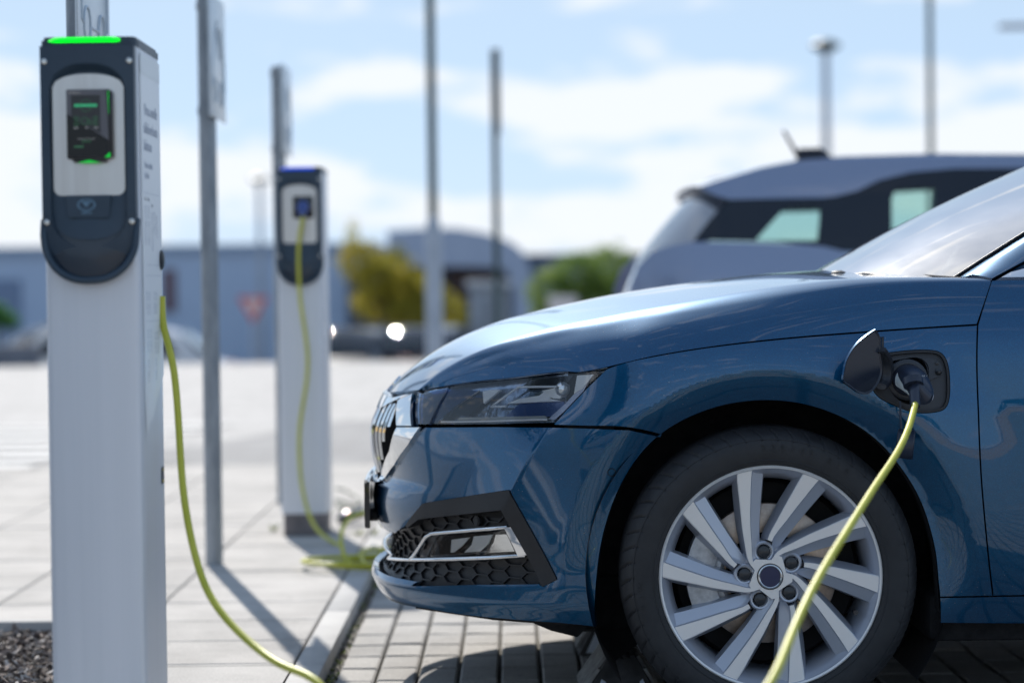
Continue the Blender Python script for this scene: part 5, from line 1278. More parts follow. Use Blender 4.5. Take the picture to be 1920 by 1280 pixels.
# ================================================================== CABLES
M['cable'] = vary(mat('yellow green cable sheath', (.55, .54, .05), .42), (.50, .50, .04), (.60, .58, .07), 18, 4, (.36, .5), .05, bscale=600)
M['plug'] = mat('navy plug housing', (.022, .030, .052), .32)
def cable_pts(lst):
    """(px, py, Y) or (X, Y, Z, None)"""
    o = []
    for p in lst: o.append(np.array(p[:3], float) if len(p) == 4 else atY(*p))
    return o
cab = empty('charging_cable', (-.3, 3.9, 0), 'yellow green cable running from the green-lit charging post to the blue car', 'charging cable')
pts1 = cable_pts([(XR+.004, S1Y+.25, .925, None), (307, 612, 4.64), (318, 655, 4.62), (331, 740, 4.58), (337, 830, 4.55), (345, 930, 4.50), (361, 1020, 4.45), (386, 1100, 4.40), (425, 1160, 4.34), (480, 1213, 4.27), (540, 1251, 4.18), (600, 1283, 4.10), (-.25, 3.95, .010, None), (-.08, 3.70, -.028, None), (.12, 3.46, -.030, None), (.30, 3.40, .08, None), (1400, 1362, 3.52), (1437, 1290, 3.60), (1478, 1205, 3.76), (1530, 1092, 3.98), (1590, 992, 4.22), (1645, 905, 4.48), (1684, 845, 4.72), (1706, 795, 4.92), (1716, 757, 5.075)])
cb = MB(); cb.tube(smooth_path(pts1, 260), .0068, 14); cb.build('cable', M['cable'], cab, 60)
# plug in the car
PC = atY(1700, 715, 5.31)
pg = MB()
cyl = [(.024, 0), (.030, .006), (.033, .02), (.0325, .06), (.030, .085)]
pa = [PC+[0, .03, .004], PC+[0, -.02, .004], PC+[.001, -.07, .003], PC+[.003, -.115, -.002], PC+[.006, -.150, -.013], PC+[.010, -.178, -.028]]
pg.tube(smooth_path(pa, 24), list(np.interp(np.linspace(0, 1, 24), [0, .1, .3, .6, .8, .93, 1], [.031, .034, .0345, .031, .026, .0235, .017])), 24, flat=1.0)
nz = [atY(1713, 722, 5.118), atY(1715, 738, 5.10), atY(1716, 762, 5.072)]
pg.tube([pa[-1]+[0, 0, 0]]+nz, [.018, .0145, .0115, .0100], 18)
pg.tube([nz[0]+[-.001, .008, .012], nz[0]+[0, 0, -.001]], [.0225, .0215], 22)
plug = pg.build('plug', M['plug'], cab, 50)
sh = MB(); sh.lathe([(.046, 0), (.045, .012), (.040, .016), (.035, .016)], PC+[0, -.0, .004], 'y', 36, caps=False); 
sh.build('plug_collar', M['port'], plug, 40)
# white trim flashes on the housing
wf_ = mat('pale plug trim', (.74, .82, .82), .25)
def flash(a0, a1, q0, q1, w0, w1):
    b = MB(); n = 14; rows_ = []
    cen_ = smooth_path(pa, 60)
    for t in np.linspace(0, 1, n):
        q = q0+(q1-q0)*t; i = int(q*59); c = cen_[i]; rr = np.interp(q, [0, .1, .3, .6, .8, .93, 1], [.031, .034, .0345, .031, .026, .0235, .017])+.0012; a = a0+(a1-a0)*t; w = (w0+(w1-w0)*t)
        rows_.append([c+rr*np.array([math.cos(a+k), 0, math.sin(a+k)]) for k in (-w, -w*.5, 0, w*.5, w)])
    b.grid(np.array(rows_)); b.build('trim_flash', wf_, plug, 60)
flash(R(172), R(215), .40, .93, .42, .16); flash(R(5), R(-42), .45, .93, .14, .10)
tt_ = MB()
for i_, s_ in enumerate(('TYPE 2 480 V', '32 A  IEC')): put_text(tt_, s_, .0058, PC+[-.013, -.152+.006*i_, .016-.0075*i_], (1, 0, 0), (0, -.45, .9), 'LEFT', .0001)
tt_.build('plug_print', mat('print white', (.6, .65, .7), .5), plug)
# dust cap dangling on its strap
cps = MB(); s0 = atY(1688, 752, 5.255); s1 = atY(1690, 812, 5.235); cps.tube([s0, s0*.5+s1*.5+[-.001, -.002, 0], s1], .0024, 8)
cc = [atY(1686, 808, 5.225), atY(1686, 808, 5.225)+[.0, 0, 0]]
c0 = atY(1700, 832, 5.215); ax = np.array([.92, -.18, -.1]); ax /= np.linalg.norm(ax)
cps.tube([c0-ax*.022, c0-ax*.020, c0+ax*.014, c0+ax*.016], [.024, .030, .031, .029], 24, flat=1.05)
cps.build('dust_cap', M['plug'], cab, 35)
# second cable: from the far post, loops on the slabs
cab2 = empty('charging_cable', (-.6, 8.4, 0), 'yellow green cable hanging from the blue-lit charging post and coiled on the slabs', 'charging cable')
p2_ = cable_pts([(569, 398, S2Y-.05), (566, 416, S2Y-.07), (561, 450, S2Y-.06), (560, 510, S2Y-.05), (564, 570, S2Y-.05), (573, 630, S2Y-.05), (577, 680, S2Y-.05), (571, 740, S2Y-.05), (562, 800, S2Y-.06), (561, 850, S2Y-.07), (566, 910, S2Y-.10), (580, 965, S2Y-.16), (606, 1003, S2Y-.28), (640, 1024, 8.78), (690, 1040, 8.62)])
coil = []
cxx, cyy = -.49, 8.12
for i in range(150):
    t = i/149.; a = .8+2*math.pi*2.15*t; r = .175+.04*math.sin(a*1.3+1)+.05*(t-.5); coil.append(np.array([cxx+r*1.05*math.cos(a), cyy+r*.95*math.sin(a), .009+.013*(i/75.)+.003*math.sin(a*2)]))
lead = [np.array([-.42, 8.48, .012]), np.array([-.36, 8.36, .012])]
tail = [atY(690, 1074, 8.02), atY(660, 1062, 8.1), atY(642, 1030, 8.16), atY(640, 1000, 8.22), atY(652, 975, 8.3), atY(676, 962, 8.42), atY(705, 962, 8.6), np.array([-.35, 8.95, .02]), np.array([.0, 9.35, -.031]), np.array([.25, 10.2, -.031]), np.array([.25, 11.6, -.031]), np.array([.7, 12.4, -.031]), np.array([1.15, 12.35, .1]), np.array([1.3, 12.1, .5]), np.array([1.3, 11.93, .72])]
c2 = MB(); c2.tube(smooth_path(p2_+lead+coil[4::6]+tail, 420), .0072, 10); c2.build('cable', M['cable'], cab2, 60)
p2p = MB(); pc2 = atY(569, 388, S2Y-.02); p2p.tube([pc2+[0, .01, 0], pc2+[0, -.03, 0], pc2+[0, -.045, -.012], pc2+[0, -.05, -.035]], [.022, .024, .020, .012], 16); p2p.build('plug', mat('bluish plug', (.06, .10, .30), .3), cab2, 50)
# dark cord with a plug lying by the far post
dk = empty('extension_lead', (-.62, 9.7, 0), 'thin dark lead with a black plug lying at the foot of the blue-lit charging post', 'cable')
d_ = MB(); d_.tube(smooth_path([atZ(632, 916, .05), atZ(655, 922, .05), atZ(672, 934, .03), atZ(668, 946, .02), atZ(650, 942, .02), atZ(632, 938, .012), atZ(640, 952, .01), atZ(660, 955, .02), atZ(690, 958, .01), atZ(705, 962, .01)], 70), .007, 8); d_.build('cable', mat('dark green cord', (.03, .06, .04), .5), dk, 60)
d_ = MB(); d_.tube([atZ(635, 976, .02), atZ(650, 968, .035), atZ(676, 962, .04)], [.022, .034, .03], 12, flat=.7); d_.build('plug', M['gloss_black'], dk, 40)

# ================================================================== WHEEL STOPS
M['stop'] = vary(mat('black recycled rubber', (.06, .06, .062), .75), (.04, .04, .042), (.09, .09, .092), 30, 5, (.6, .85), .5, bscale=300)
M['stop_sunlit'] = vary(mat('rubber rib painted sunlit', (.34, .34, .33), .8), (.22, .22, .215), (.42, .42, .41), 40, 6, None, .4, bscale=300)  # sunlight on the ribs is put into a paler rubber colour
M['reflect'] = mat('pale reflector', (.75, .82, .92), .3)
def wheel_stop(x0, x1, xt0, xt1, y0, y1, h, ramp, label, n):
    root = empty('wheel_stop', ((x0+x1)/2, (y0+y1)/2, GZ), label, 'wheel stop', 'rubber wheel stops in front of the tyre')
    b = MB(); zt = GZ+h
    b.add([(x0, y0, GZ+.001), (x1, y0, GZ+.001), (x1, y1, GZ+.001), (x0, y1, GZ+.001), (xt0, y0+ramp, zt), (xt1, y0+ramp, zt), (xt1, y1, zt), (xt0, y1, zt)], [(3, 2, 1, 0), (4, 5, 6, 7), (0, 1, 5, 4), (1, 2, 6, 5), (2, 3, 7, 6), (3, 0, 4, 7)])
    # raised ribs across both slopes
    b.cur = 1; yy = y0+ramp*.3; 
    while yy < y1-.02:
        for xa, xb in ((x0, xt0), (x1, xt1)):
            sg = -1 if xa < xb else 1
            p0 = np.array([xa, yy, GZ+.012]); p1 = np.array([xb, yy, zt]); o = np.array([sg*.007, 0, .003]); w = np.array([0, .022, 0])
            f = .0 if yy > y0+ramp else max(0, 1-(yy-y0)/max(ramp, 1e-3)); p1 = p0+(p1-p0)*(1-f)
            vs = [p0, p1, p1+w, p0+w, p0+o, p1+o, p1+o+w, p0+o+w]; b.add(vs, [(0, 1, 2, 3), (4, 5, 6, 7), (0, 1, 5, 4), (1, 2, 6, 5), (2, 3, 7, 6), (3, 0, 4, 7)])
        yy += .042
    b.cur = 0
    for k in range(n):
        xx = xt0+(xt1-xt0)*(k+.15)/n; b.box((xx, y0+ramp+.004, zt-.004), (xx+(xt1-xt0)*.62/n, y1-.004, zt+.004))
    b.build('body', [M['stop'], M['stop_sunlit']], root, 25)
    r = MB(); q = ramp*.45; 
    for xa, xb in ((x0+.02, xt0), (x1-.02, xt1)):
        p = lambda t, u: np.array([xa+(xb-xa)*t, y0-.003+ramp*(t*.95), GZ+.004+(h)*t*.98])
        xm = xa+(xb-xa)*.62; r.add([(xa, y0-.002, GZ+.008), (xm, y0+ramp*.56-.003, GZ+h*.56), (xm+(xb-xa)*.25, y0+ramp*.5-.003, GZ+h*.50), (xm+(xb-xa)*.2, y0-.002, GZ+.008)], [(0, 1, 2, 3)])
    r.build('reflector', M['reflect'], root)
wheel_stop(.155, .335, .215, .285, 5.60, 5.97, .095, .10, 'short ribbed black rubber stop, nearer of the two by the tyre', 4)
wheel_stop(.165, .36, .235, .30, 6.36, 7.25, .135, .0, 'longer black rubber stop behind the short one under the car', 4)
# ================================================================== SILVER HATCHBACK (second bay beyond)
YI = 11.05; YN = 10.16; WI = .888
hat = empty('parked_car', (2.4, YI, GZ), 'grey metallic electric hatchback with black glass band seen behind the blue bonnet', 'car')
def hw_(x, z):
    """half width of the hatch at height z and position x"""
    base_ = np.interp(z, [.1, .25, .5, .8, .95, 1.1, 1.3, 1.45, 1.53], [.80, .86, .885, .888, .875, .84, .78, .72, .62])
    rear = np.clip((x-.42)/.55, 0, 1); return base_*(.80+.20*np.sin(rear*math.pi/2)**.8)
def hpt(px, py, off=0.0):
    Y = YN
    for _ in range(6):
        P = atY(px, py, Y); Y = YI-float(hw_(P[0], P[2]))-off
    return atY(px, py, Y)
def hpanel(name, poly_px, mt, parent, off=0.0, step=10, holes=(), thick=.012, mirror=True):
    """polygon in image points draped on the hatch's side"""
    poly = dens(np.array(poly_px, float), step*.6); hs = [dens(np.array(h, float), step*.6) for h in holes]
    lo, hi = poly.min(0), poly.max(0); xx, yy = np.meshgrid(np.arange(lo[0], hi[0], step), np.arange(lo[1], hi[1], step)); q = np.stack([xx.ravel(), yy.ravel()], -1)
    q = q[inpoly(poly, q)]
    for h in hs: q = q[~inpoly(h, q)]
    bd = np.vstack([poly]+hs); keep = np.sqrt(((q[:, None]-bd[None])**2).sum(-1)).min(1) > step*.4 if len(q) else []
    allp = np.vstack([bd, q[keep]]) if len(q) else bd; ed = []; n0 = 0
    for l in [poly]+hs:
        ed += [(n0+i, n0+(i+1) % len(l)) for i in range(len(l))]; n0 += len(l)
    r = delaunay_2d_cdt([Vector(p) for p in allp], ed, [], 0, 1e-6); V = np.array([tuple(v) for v in r[0]]); F = [tuple(f) for f in r[2]]
    cen = np.array([V[list(f)].mean(0) for f in F]); ok = inpoly(poly, cen)
    for h in hs: ok &= ~inpoly(h, cen)
    F = [f for f, o in zip(F, ok) if o]; P = np.array([hpt(x, y, off) for x, y in V])
    b = MB(); b.add(P, F); Q = P+[0, thick, 0]; b.add(Q, [f[::-1] for f in F])
    edges = {}
    for f in F:
        for i in range(3):
            e = (f[i], f[(i+1) % 3]); k = tuple(sorted(e)); edges[k] = edges.get(k, 0)+1
    bl = [k for k, c in edges.items() if c == 1]; b.add(np.vstack([P, Q]), [(a, c, c+len(P), a+len(P)) for a, c in bl])
    o = [b.build(name, mt, parent, 40)]
    if mirror:
        b2 = MB(); b2.v = [(x, 2*YI-y, z) for x, y, z in b.v]; b2.f = [f[::-1] for f in b.f]; b2.mi = b.mi; o.append(b2.build(name, mt, parent, 40))
    return o
roofpx = [(1311, 350), (1351, 337), (1425, 315), (1506, 299), (1587, 293), (1750, 288), (1920, 289), (2300, 300), (2600, 330)]
bandtop = [(1368, 374), (1465, 372), (1540, 371), (1567, 368), (1607, 358), (1648, 338), (1709, 323), (1790, 316), (1912, 315), (2200, 322), (2420, 345)]
bandbot = [(2560, 440), (2300, 455), (2000, 470), (1750, 474), (1650, 474), (1579, 468), (1546, 460), (1506, 456), (1384, 452), (1303, 451)]
rearline = [(1303, 451), (1330, 418), (1352, 390), (1368, 374)]
W1 = [(1417, 451), (1444, 420), (1473, 389), (1500, 386), (1538, 385), (1536, 420), (1532, 451)]
W2 = [(1672, 430), (1672, 372), (1678, 358), (1690, 354), (1750, 352), (1754, 358), (1752, 385), (1752, 430)]
W3_ = [(1965, 440), (1965, 350), (1990, 346), (2150, 350), (2330, 372), (2440, 425), (2200, 440)]
M['band'] = mat('black glass band', (.010, .016, .028), .12)
band = hpanel('glass_band', bandtop+bandbot+rearline[1:-1], M['band'], hat, off=.004, holes=[W1, W2, W3_], mirror=False)
for wv in (W1, W2, W3_): hpanel('side_window', wv, M['green_glass'], band[0], off=.0, thick=.004, step=14, mirror=False)
# the off side, with its longer panes
F1 = [(1385, 447), (1400, 402), (1460, 381), (1545, 377), (1660, 374), (1668, 378), (1668, 440)]
F2 = [(1690, 462), (1690, 350), (1700, 340), (1950, 326), (1960, 335), (1960, 462)]
F3 = [(1985, 455), (1985, 335), (2150, 330), (2330, 350), (2450, 425), (2300, 448)]
for o in hpanel('glass_band', bandtop+bandbot+rearline[1:-1], M['band'], hat, off=.004, holes=[F1, F2, F3], mirror=False):
    for v in o.data.vertices: v.co.y = 2*YI-v.co.y
    o.data.flip_normals(); band2 = o
for wv in (F1, F2, F3):
    for o in hpanel('side_window', wv, M['green_glass'], band2, off=.0, thick=.004, step=14, mirror=False):
        for v in o.data.vertices: v.co.y = 2*YI-v.co.y
        o.data.flip_normals()
# upper cant rail and roof
cant = hpanel('cant_rail', [(1311, 352), (1351, 338), (1425, 316), (1506, 300), (1587, 294), (1750, 289), (1920, 290), (2300, 301), (2600, 332), (2420, 347), (2200, 323)]+bandtop[:-2][::-1]+[(1345, 368)], M['silver'], hat)
ey = [hpt(x, y) for x, y in roofpx]
rm = MB(); rows_ = []
for P in ey:
    w = YI-P[1]; t = np.linspace(-1, 1, 17); rows_.append(np.stack([P[0]-.02*(1-t*t), YI+w*t, P[2]+.016*(1-np.abs(t)**2.6)], -1))
rm.grid(np.array(rows_)); rm.build('roof', M['silver'], hat, 60)
lower = hpanel('body_side', [(1303, 453), (1384, 454), (1506, 458), (1546, 462), (1579, 470), (1650, 476), (1750, 476), (2000, 472), (2300, 457), (2560, 442), (2650, 470), (2700, 560), (2720, 700), (2700, 820), (2500, 845), (1260, 845), (1185, 800), (1180, 700), (1176, 620), (1180, 540), (1195, 500), (1225, 470), (1262, 460)], M['silver'], hat, step=22)
# rear hatch glass, tail panel, spoiler
def hx_(z, t):   # rear outline x for given height and lateral fraction
    base_ = np.interp(z, [.15, .35, .6, .85, 1.0, 1.10, 1.2, 1.3, 1.38, 1.42], [.52, .44, .42, .46, .52, .58, .66, .75, .83, .88]); return base_+.09+.12*np.abs(t)**2.5-.06*(1-np.abs(t)**2)
def rearpatch(z0, z1, t0, t1, off, n=13, m_=17):
    z = np.linspace(z0, z1, n)[:, None]; t = np.linspace(t0, t1, m_)[None]; zz = z+0*t; tt_ = t+0*z
    x = hx_(zz, tt_)-off; w = hw_(x+.02, zz); return np.stack([x, YI+w*tt_*.985, zz], -1)
rg = MB(); rg.grid(rearpatch(1.03, 1.41, -.93, .93, .0)); rg.build('rear_window', mat('rear glass', (.16, .18, .21), .05, .6), hat, 60)
rg = MB(); rg.grid(rearpatch(.16, 1.03, -1, 1, -.005)); rg.build('tailgate', mat('pale gloss tail panel', (.55, .58, .62), .12, .2, .8), hat, 60)
for sgn in (-1, 1):
    rg = MB(); rg.grid(rearpatch(.80, .98, .62*sgn, .99*sgn, .012)); rg.build('tail_light', mat('clear tail lamp', (.50, .42, .44), .15, .2, .8), hat, 60)
sp = MB(); t = np.linspace(-1, 1, 17); xb = .905+.05*t*t
def srow(dx, z): return np.stack([xb+dx, YI+t*.70, np.full_like(t, z)-.03*t*t], -1)
sp.grid(np.stack([srow(.12, 1.445), srow(0.0, 1.405), srow(-.005, 1.392), srow(.10, 1.36), srow(.16, 1.37)], 1)); sp.build('roof_spoiler', M['gloss_black'], hat, 40)
wp_ = MB(); wp_.box((.575, YI-.56, 1.03), (.62, YI-.50, 1.055), .008); wp_.tube([(.60, YI-.5, 1.05), (.67, YI-.1, 1.14)], .008, 6); wp_.build('rear_wiper', M['gloss_black'], hat)
fa = MB(); a0_ = atY(1500, 299, YI); a1_ = atY(1565, 297, YI); s_ = a1_[0]-a0_[0]
fa.prism([(a0_[0], a0_[2]-.03), (a0_[0]-.008, a0_[2]+.048), (a0_[0]+s_*.58, a0_[2]+.050), (a0_[0]+s_*1.02, a1_[2]-.01), (a0_[0]+s_*1.0, a1_[2]-.04)], 'y', YI-.028, YI+.028); fin = fa.build('antenna_fin', mat('satin navy fin', (.008, .014, .03), .5), hat, 30)
fa = MB(); fa.tube([atY(1500, 300, YI), atY(1469, 245, YI)], [.010, .007], 8); fa.build('antenna_rod', M['black_plastic'], fin)
ib = MB(); ib.box((.75, YI-.80, .16), (4.0, YI+.80, .55), .03); ib.box((1.5, YI-.55, .5), (1.62, YI+.55, .98), .04); ib.box((2.45, YI-.6, .5), (2.58, YI-.15, 1.12), .05); ib.box((2.45, YI+.15, .5), (2.58, YI+.6, 1.12), .05); ib.build('interior', M['interior'], hat)
fr_ = MB(); t = np.linspace(-1, 1, 13)
fr_.grid(np.stack([np.stack([np.full(13, 3.70)-.0*t, YI+t*.62, np.full(13, 1.44)-.02*t*t], -1), np.stack([np.full(13, 4.25)-.15*t*t, YI+t*.72, np.full(13, 1.02)], -1)], 1)); fr_.build('windscreen', M['tint_glass'], hat, 60)
fr_ = MB(); fr_.grid(np.stack([np.stack([np.full(13, 4.22)-.15*t*t, YI+t*.80, np.full(13, 1.0)], -1), np.stack([np.full(13, 4.42)-.22*t*t, YI+t*.80, np.full(13, .82)], -1), np.stack([np.full(13, 4.48)-.25*t*t, YI+t*.82, np.full(13, .5)], -1), np.stack([np.full(13, 4.42)-.25*t*t, YI+t*.8, np.full(13, .18)], -1)], 1)); fr_.build('bonnet', M['silver'], hat, 60)
def simple_wheel(root, x, y, z, sg, r, w):
    b = MB(); b.cur = 0; b.lathe([(r*.66, 0), (r*.70, .01), (r*.92, .008), (r, -.03), (r, -w+.03), (r*.9, -w)], (x, y, z), 'y', 32, caps=False)
    if sg < 0: b.v = [(p[0], 2*y-p[1], p[2]) for p in b.v]
    wroot = b.build('wheel', [M['rubber']], root, 40)
    h = MB()
    for k in range(8):
        a = 2*math.pi*k/8; d = np.array([math.cos(a), 0, math.sin(a)]); e = np.array([-math.sin(a), 0, math.cos(a)]); c = np.array([x, y-sg*0.0, z]); o = np.array([0, sg*.012, 0])
        h.add([c+d*.03+e*.02+o, c+d*.03-e*.02+o, c+d*r*.66-e*.03+o, c+d*r*.66+e*.03+o], [(0, 1, 2, 3)])
    h.lathe([(r*.68, 0), (r*.62, -.01), (r*.62, -.06)], (x, y+sg*.004, z), 'y', 32, caps=False); h.build('rim', M['alloy'], wroot, 40)
for x in (1.12, 3.69):
    simple_wheel(hat, x, YN+.035, GZ+.35, 1, .35, .16); simple_wheel(hat, x, 2*YI-YN-.035, GZ+.35, -1, .35, .16)

# ================================================================== POLES AND LAMPS
M['pole_green'] = vary(mat('dark green painted pole', (.022, .055, .06), .5), (.018, .045, .05), (.03, .065, .07), 6)
M['pole_pale'] = vary(mat('pale galvanised pole', (.40, .44, .50), .5, .4), (.36, .40, .46), (.44, .48, .54), 6)
def pole_at(px, py, Y): return atY(px, py, Y)
LZ = -1.15
def lamp_mast(px_top, px_bot, Y, ztop, r, label, mt, z0=-.01, low=None, head=None, cat='lamp post', group=None, name='lamp_post'):
    x = atY((px_top+px_bot)/2, 300, Y)[0]; root = empty(name, (x, Y, z0), label, cat, group)
    b = MB(); b.lathe([(r*1.1, 0), (r, (ztop-z0)*.5), (r*.8, ztop-z0)], (x, Y, z0), 'z', 16); b.build('pole', mt, root, 50)
    if low:
        b = MB(); b.lathe([(low[0], 0), (low[0], low[1]-z0), (r*1.05, low[1]-z0+.12)], (x, Y, z0), 'z', 20, caps=True); b.build('pole_base', M['pole_pale'], root, 40)
    if head:
        b = MB(); head(b, x, Y, ztop); b.build('lamp_head', M['pole_green'], root, 40)
    return root
lamp_mast(806, 815, 20.0, 7.5, .036, 'tall thin mast with a thicker pale sleeve, in front of the curved hall', M['pole_green'], low=(.070, atY(815, 432, 20)[2]), head=lambda b, x, y, z: b.box((x-.5, y-.12, z-.03), (x+.1, y+.12, z+.06), .03))
def dishead(b, x, y, z): b.lathe([(.05, -.1), (.22, -.02), (.24, .03), (.12, .10), (.02, .12)], (x, y, z), 'z', 20)
lamp_mast(1549, 1551, 38.0, atY(1549, 88, 38)[2], .07, 'short lamp post with a round flat head behind the grey hatchback', M['pole_pale'], z0=LZ, head=dishead)
lamp_mast(1742, 1749, 24.0, 7.0, .030, 'slim dark green mast rising behind the grey hatchback roof', M['pole_green'], head=lambda b, x, y, z: b.box((x-.5, y-.12, z-.03), (x+.1, y+.12, z+.06), .03))
lamp_mast(485, 487, 58.5, atY(485, 338, 58.5)[2], .07, 'faint lamp post before the blue grey hall, seen between two sign posts', M['pole_pale'], z0=LZ, head=dishead)
# street lamp with an arm reaching in from the right
xa = atY(1990, 60, 30)[0]; sroot = empty('street_lamp', (xa, 30, 0), 'pale street lamp with a long side arm beyond the grey hatchback', 'street lamp')
b = MB(); zt = atY(1900, 52, 30)[2]; b.lathe([(.08, 0), (.06, zt+.1)], (xa, 30, -.01), 'z', 16); b.build('pole', M['pole_pale'], sroot, 50)
b = MB(); b.tube([(xa, 30, zt+.08), (xa-.3, 30, zt+.04)], .03, 8); xh = atY(1872, 50, 30)[0]; b.box((xh, 29.9, zt-.02), (xa-.28, 30.1, zt+.05), .03); b.build('lamp_head', M['pole_pale'], sroot, 40)
# tall thin sign post in front of the hall
xs = atY(929, 300, 19.0)[0]; rt = empty('sign_post', (xs, 19, 0), 'tall slim post with a narrow dark sign, standing before the kiosk', 'sign post')
b = MB(); b.lathe([(.027, 0), (.027, atY(925, 92, 19)[2])], (xs, 19, -.01), 'z', 16); b.build('pole', M['pole_green'], rt, 50)
b = MB(); z1_ = atY(925, 95, 19)[2]; z0_ = atY(925, 252, 19)[2]; b.box((xs-.012, 18.85, z0_), (xs+.042, 19.15, z1_), .006); b.build('sign_plate', vary(mat('dark sign', (.06, .075, .085), .5), (.05, .065, .075), (.08, .095, .1), 10), rt)

# ================================================================== BUILDINGS
def clad(name, c1, c2, sx=.4, rough=.6):
    x = vary(mat(name, c1, rough), c1, c2, .8, 5, None, 0); b = bsdf(x)
    g_ = node(x, 'ShaderNodeTexCoord'); w = node(x, 'ShaderNodeTexWave', wave_type='BANDS', bands_direction='X'); w.inputs['Scale'].default_value = sx; bp = node(x, 'ShaderNodeBump'); bp.inputs['Strength'].default_value = .3; bp.inputs['Distance'].default_value = .03
    lk(x, g_.outputs['Object'], w.inputs['Vector']); lk(x, w.outputs['Fac'], bp.inputs['Height']); lk(x, bp.outputs[0], b.inputs['Normal']); return x
YB = 60.0
def bx(px, Y=YB): return atY(px, 540, Y)[0]
def bz(py, px=300, Y=YB): return atY(px, py, Y)[2]
bl = empty('building', (bx(200), YB+6, LZ), 'long flat-roofed blue grey hall wall behind the charging posts', 'building')
b = MB(); b.box((bx(-900), YB, LZ), (bx(700), YB+18, bz(466)-.12)); b.build('wall', clad('blue grey cladding', (.43, .54, .70), (.46, .57, .73), 1.2), bl)
b = MB(); b.box((bx(-905), YB-.12, bz(466)-.12), (bx(705), YB+18.1, bz(462)+.03)); b.build('roof_edge', mat('pale flashing', (.28, .37, .50), .5), bl)
b = MB(); b.box((bx(306), YB-.05, bz(585)), (bx(330), YB+.02, bz(505))); b.build('door', mat('brown door', (.16, .10, .12), .6), bl)
b = MB(); b.box((bx(-40), YB-.06, bz(620)), (bx(40), YB+.02, bz(520))); b.build('window', mat('window dark', (.16, .24, .38), .15), bl)
# hall with curved roof
hb_ = empty('building', (bx(870), YB-4, LZ), 'hall with a curved roof edge and dark brown recess behind the masts', 'building')
Yh = YB-2.5
arch_ = [(bx(728, Yh), bz(432, 800, Yh)), (bx(800, Yh), bz(428, 800, Yh)), (bx(860, Yh), bz(429, 800, Yh)), (bx(910, Yh), bz(438, 800, Yh)), (bx(950, Yh), bz(450, 900, Yh)), (bx(975, Yh), bz(466, 900, Yh)), (bx(990, Yh), bz(490, 900, Yh)), (bx(999, Yh), bz(530, 900, Yh)), (bx(1000, Yh), LZ)]
inn_ = [(bx(960, Yh), LZ), (bx(962, Yh), bz(545, 900, Yh)), (bx(950, Yh), bz(506, 900, Yh)), (bx(920, Yh), bz(501, 900, Yh)), (bx(800, Yh), bz(498, 800, Yh)), (bx(728, Yh), bz(498, 800, Yh))]
b = MB(); poly_ = arch_+inn_; b.prism(poly_, 'y', Yh, Yh+12); b.build('roof', vary(mat('blue grey fascia', (.27, .34, .47), .5), (.36, .43, .56), (.40, .47, .60), 2), hb_, 30)
b = MB(); b.box((bx(640, Yh), Yh+2.2, LZ), (bx(962, Yh), Yh+12, bz(499, 800, Yh))); b.build('wall', vary(mat('dark hall wall', (.06, .075, .11), .6), (.05, .065, .10), (.075, .09, .125), 1), hb_)
b = MB(); b.box((bx(836, Yh), Yh+2.08, bz(580, 800, Yh)), (bx(945, Yh), Yh+2.2, bz(504, 800, Yh))); b.build('brick_panel', vary(mat('brown brick', (.12, .085, .08), .8), (.10, .07, .07), (.14, .10, .09), 6), hb_)
b = MB(); x_ = bx(700, Yh)
for i in range(20): b.box((x_+i*.14, Yh+2.1, LZ), (x_+i*.14+.05, Yh+2.2, bz(560, 800, Yh)))
b.build('slatted_front', mat('pale slats', (.16, .18, .24), .6), hb_)
sh_ = empty('building', (bx(1300), YB+8, LZ), 'low dark flat-roofed shed between the hall and the grey hatchback', 'building')
b = MB(); b.box((bx(985, YB+3), YB+3, LZ), (bx(2400, YB+3), YB+16, bz(480, 1100, YB+3))); b.build('wall', clad('dark cladding', (.12, .17, .25), (.135, .185, .265), 1.2), sh_)
b = MB(); b.box((bx(980, YB+3), YB+2.85, bz(480, 1100, YB+3)), (bx(2405, YB+3), YB+16, bz(475, 1100, YB+3))); b.build('roof_edge', mat('dark flashing', (.05, .09, .12), .5), sh_)
# utility kiosk and pale sign near the bush
Yk = 44.0
kk = empty('kiosk', (bx(918, Yk), Yk+.4, LZ), 'pale grey service kiosk with a flat cap below the hall arch', 'kiosk')
b = MB(); b.box((bx(880, Yk), Yk, LZ), (bx(952, Yk), Yk+.8, bz(540, 900, Yk)), .02); b.build('body', vary(mat('kiosk grey', (.36, .39, .44), .6), (.33, .36, .41), (.39, .42, .47), 3), kk)
b = MB(); b.box((bx(873, Yk), Yk-.08, bz(540, 900, Yk)), (bx(962, Yk), Yk+.88, bz(526, 900, Yk)), .02); b.build('cap', mat('kiosk cap', (.45, .48, .53), .6), kk)
b = MB(); b.box((bx(900, Yk), Yk-.012, LZ+.2), (bx(934, Yk), Yk, bz(560, 900, Yk))); b.build('door', mat('kiosk door', (.30, .33, .38), .6), kk)
ps = empty('sign_board', (bx(1060, 40), 40, LZ), 'pale board in front of the green bush', 'sign')
b = MB(); b.box((bx(1028, 40), 40, bz(585, 1050, 40)), (bx(1082, 40), 40.04, bz(555, 1050, 40)), .005); b.build('board', mat('pale board', (.70, .64, .62), .5), ps)
b = MB(); b.lathe([(.03, 0), (.03, bz(570, 1050, 40)-LZ)], (bx(1055, 40), 40.06, LZ), 'z', 10); b.build('pole', M['pole_pale'], ps)
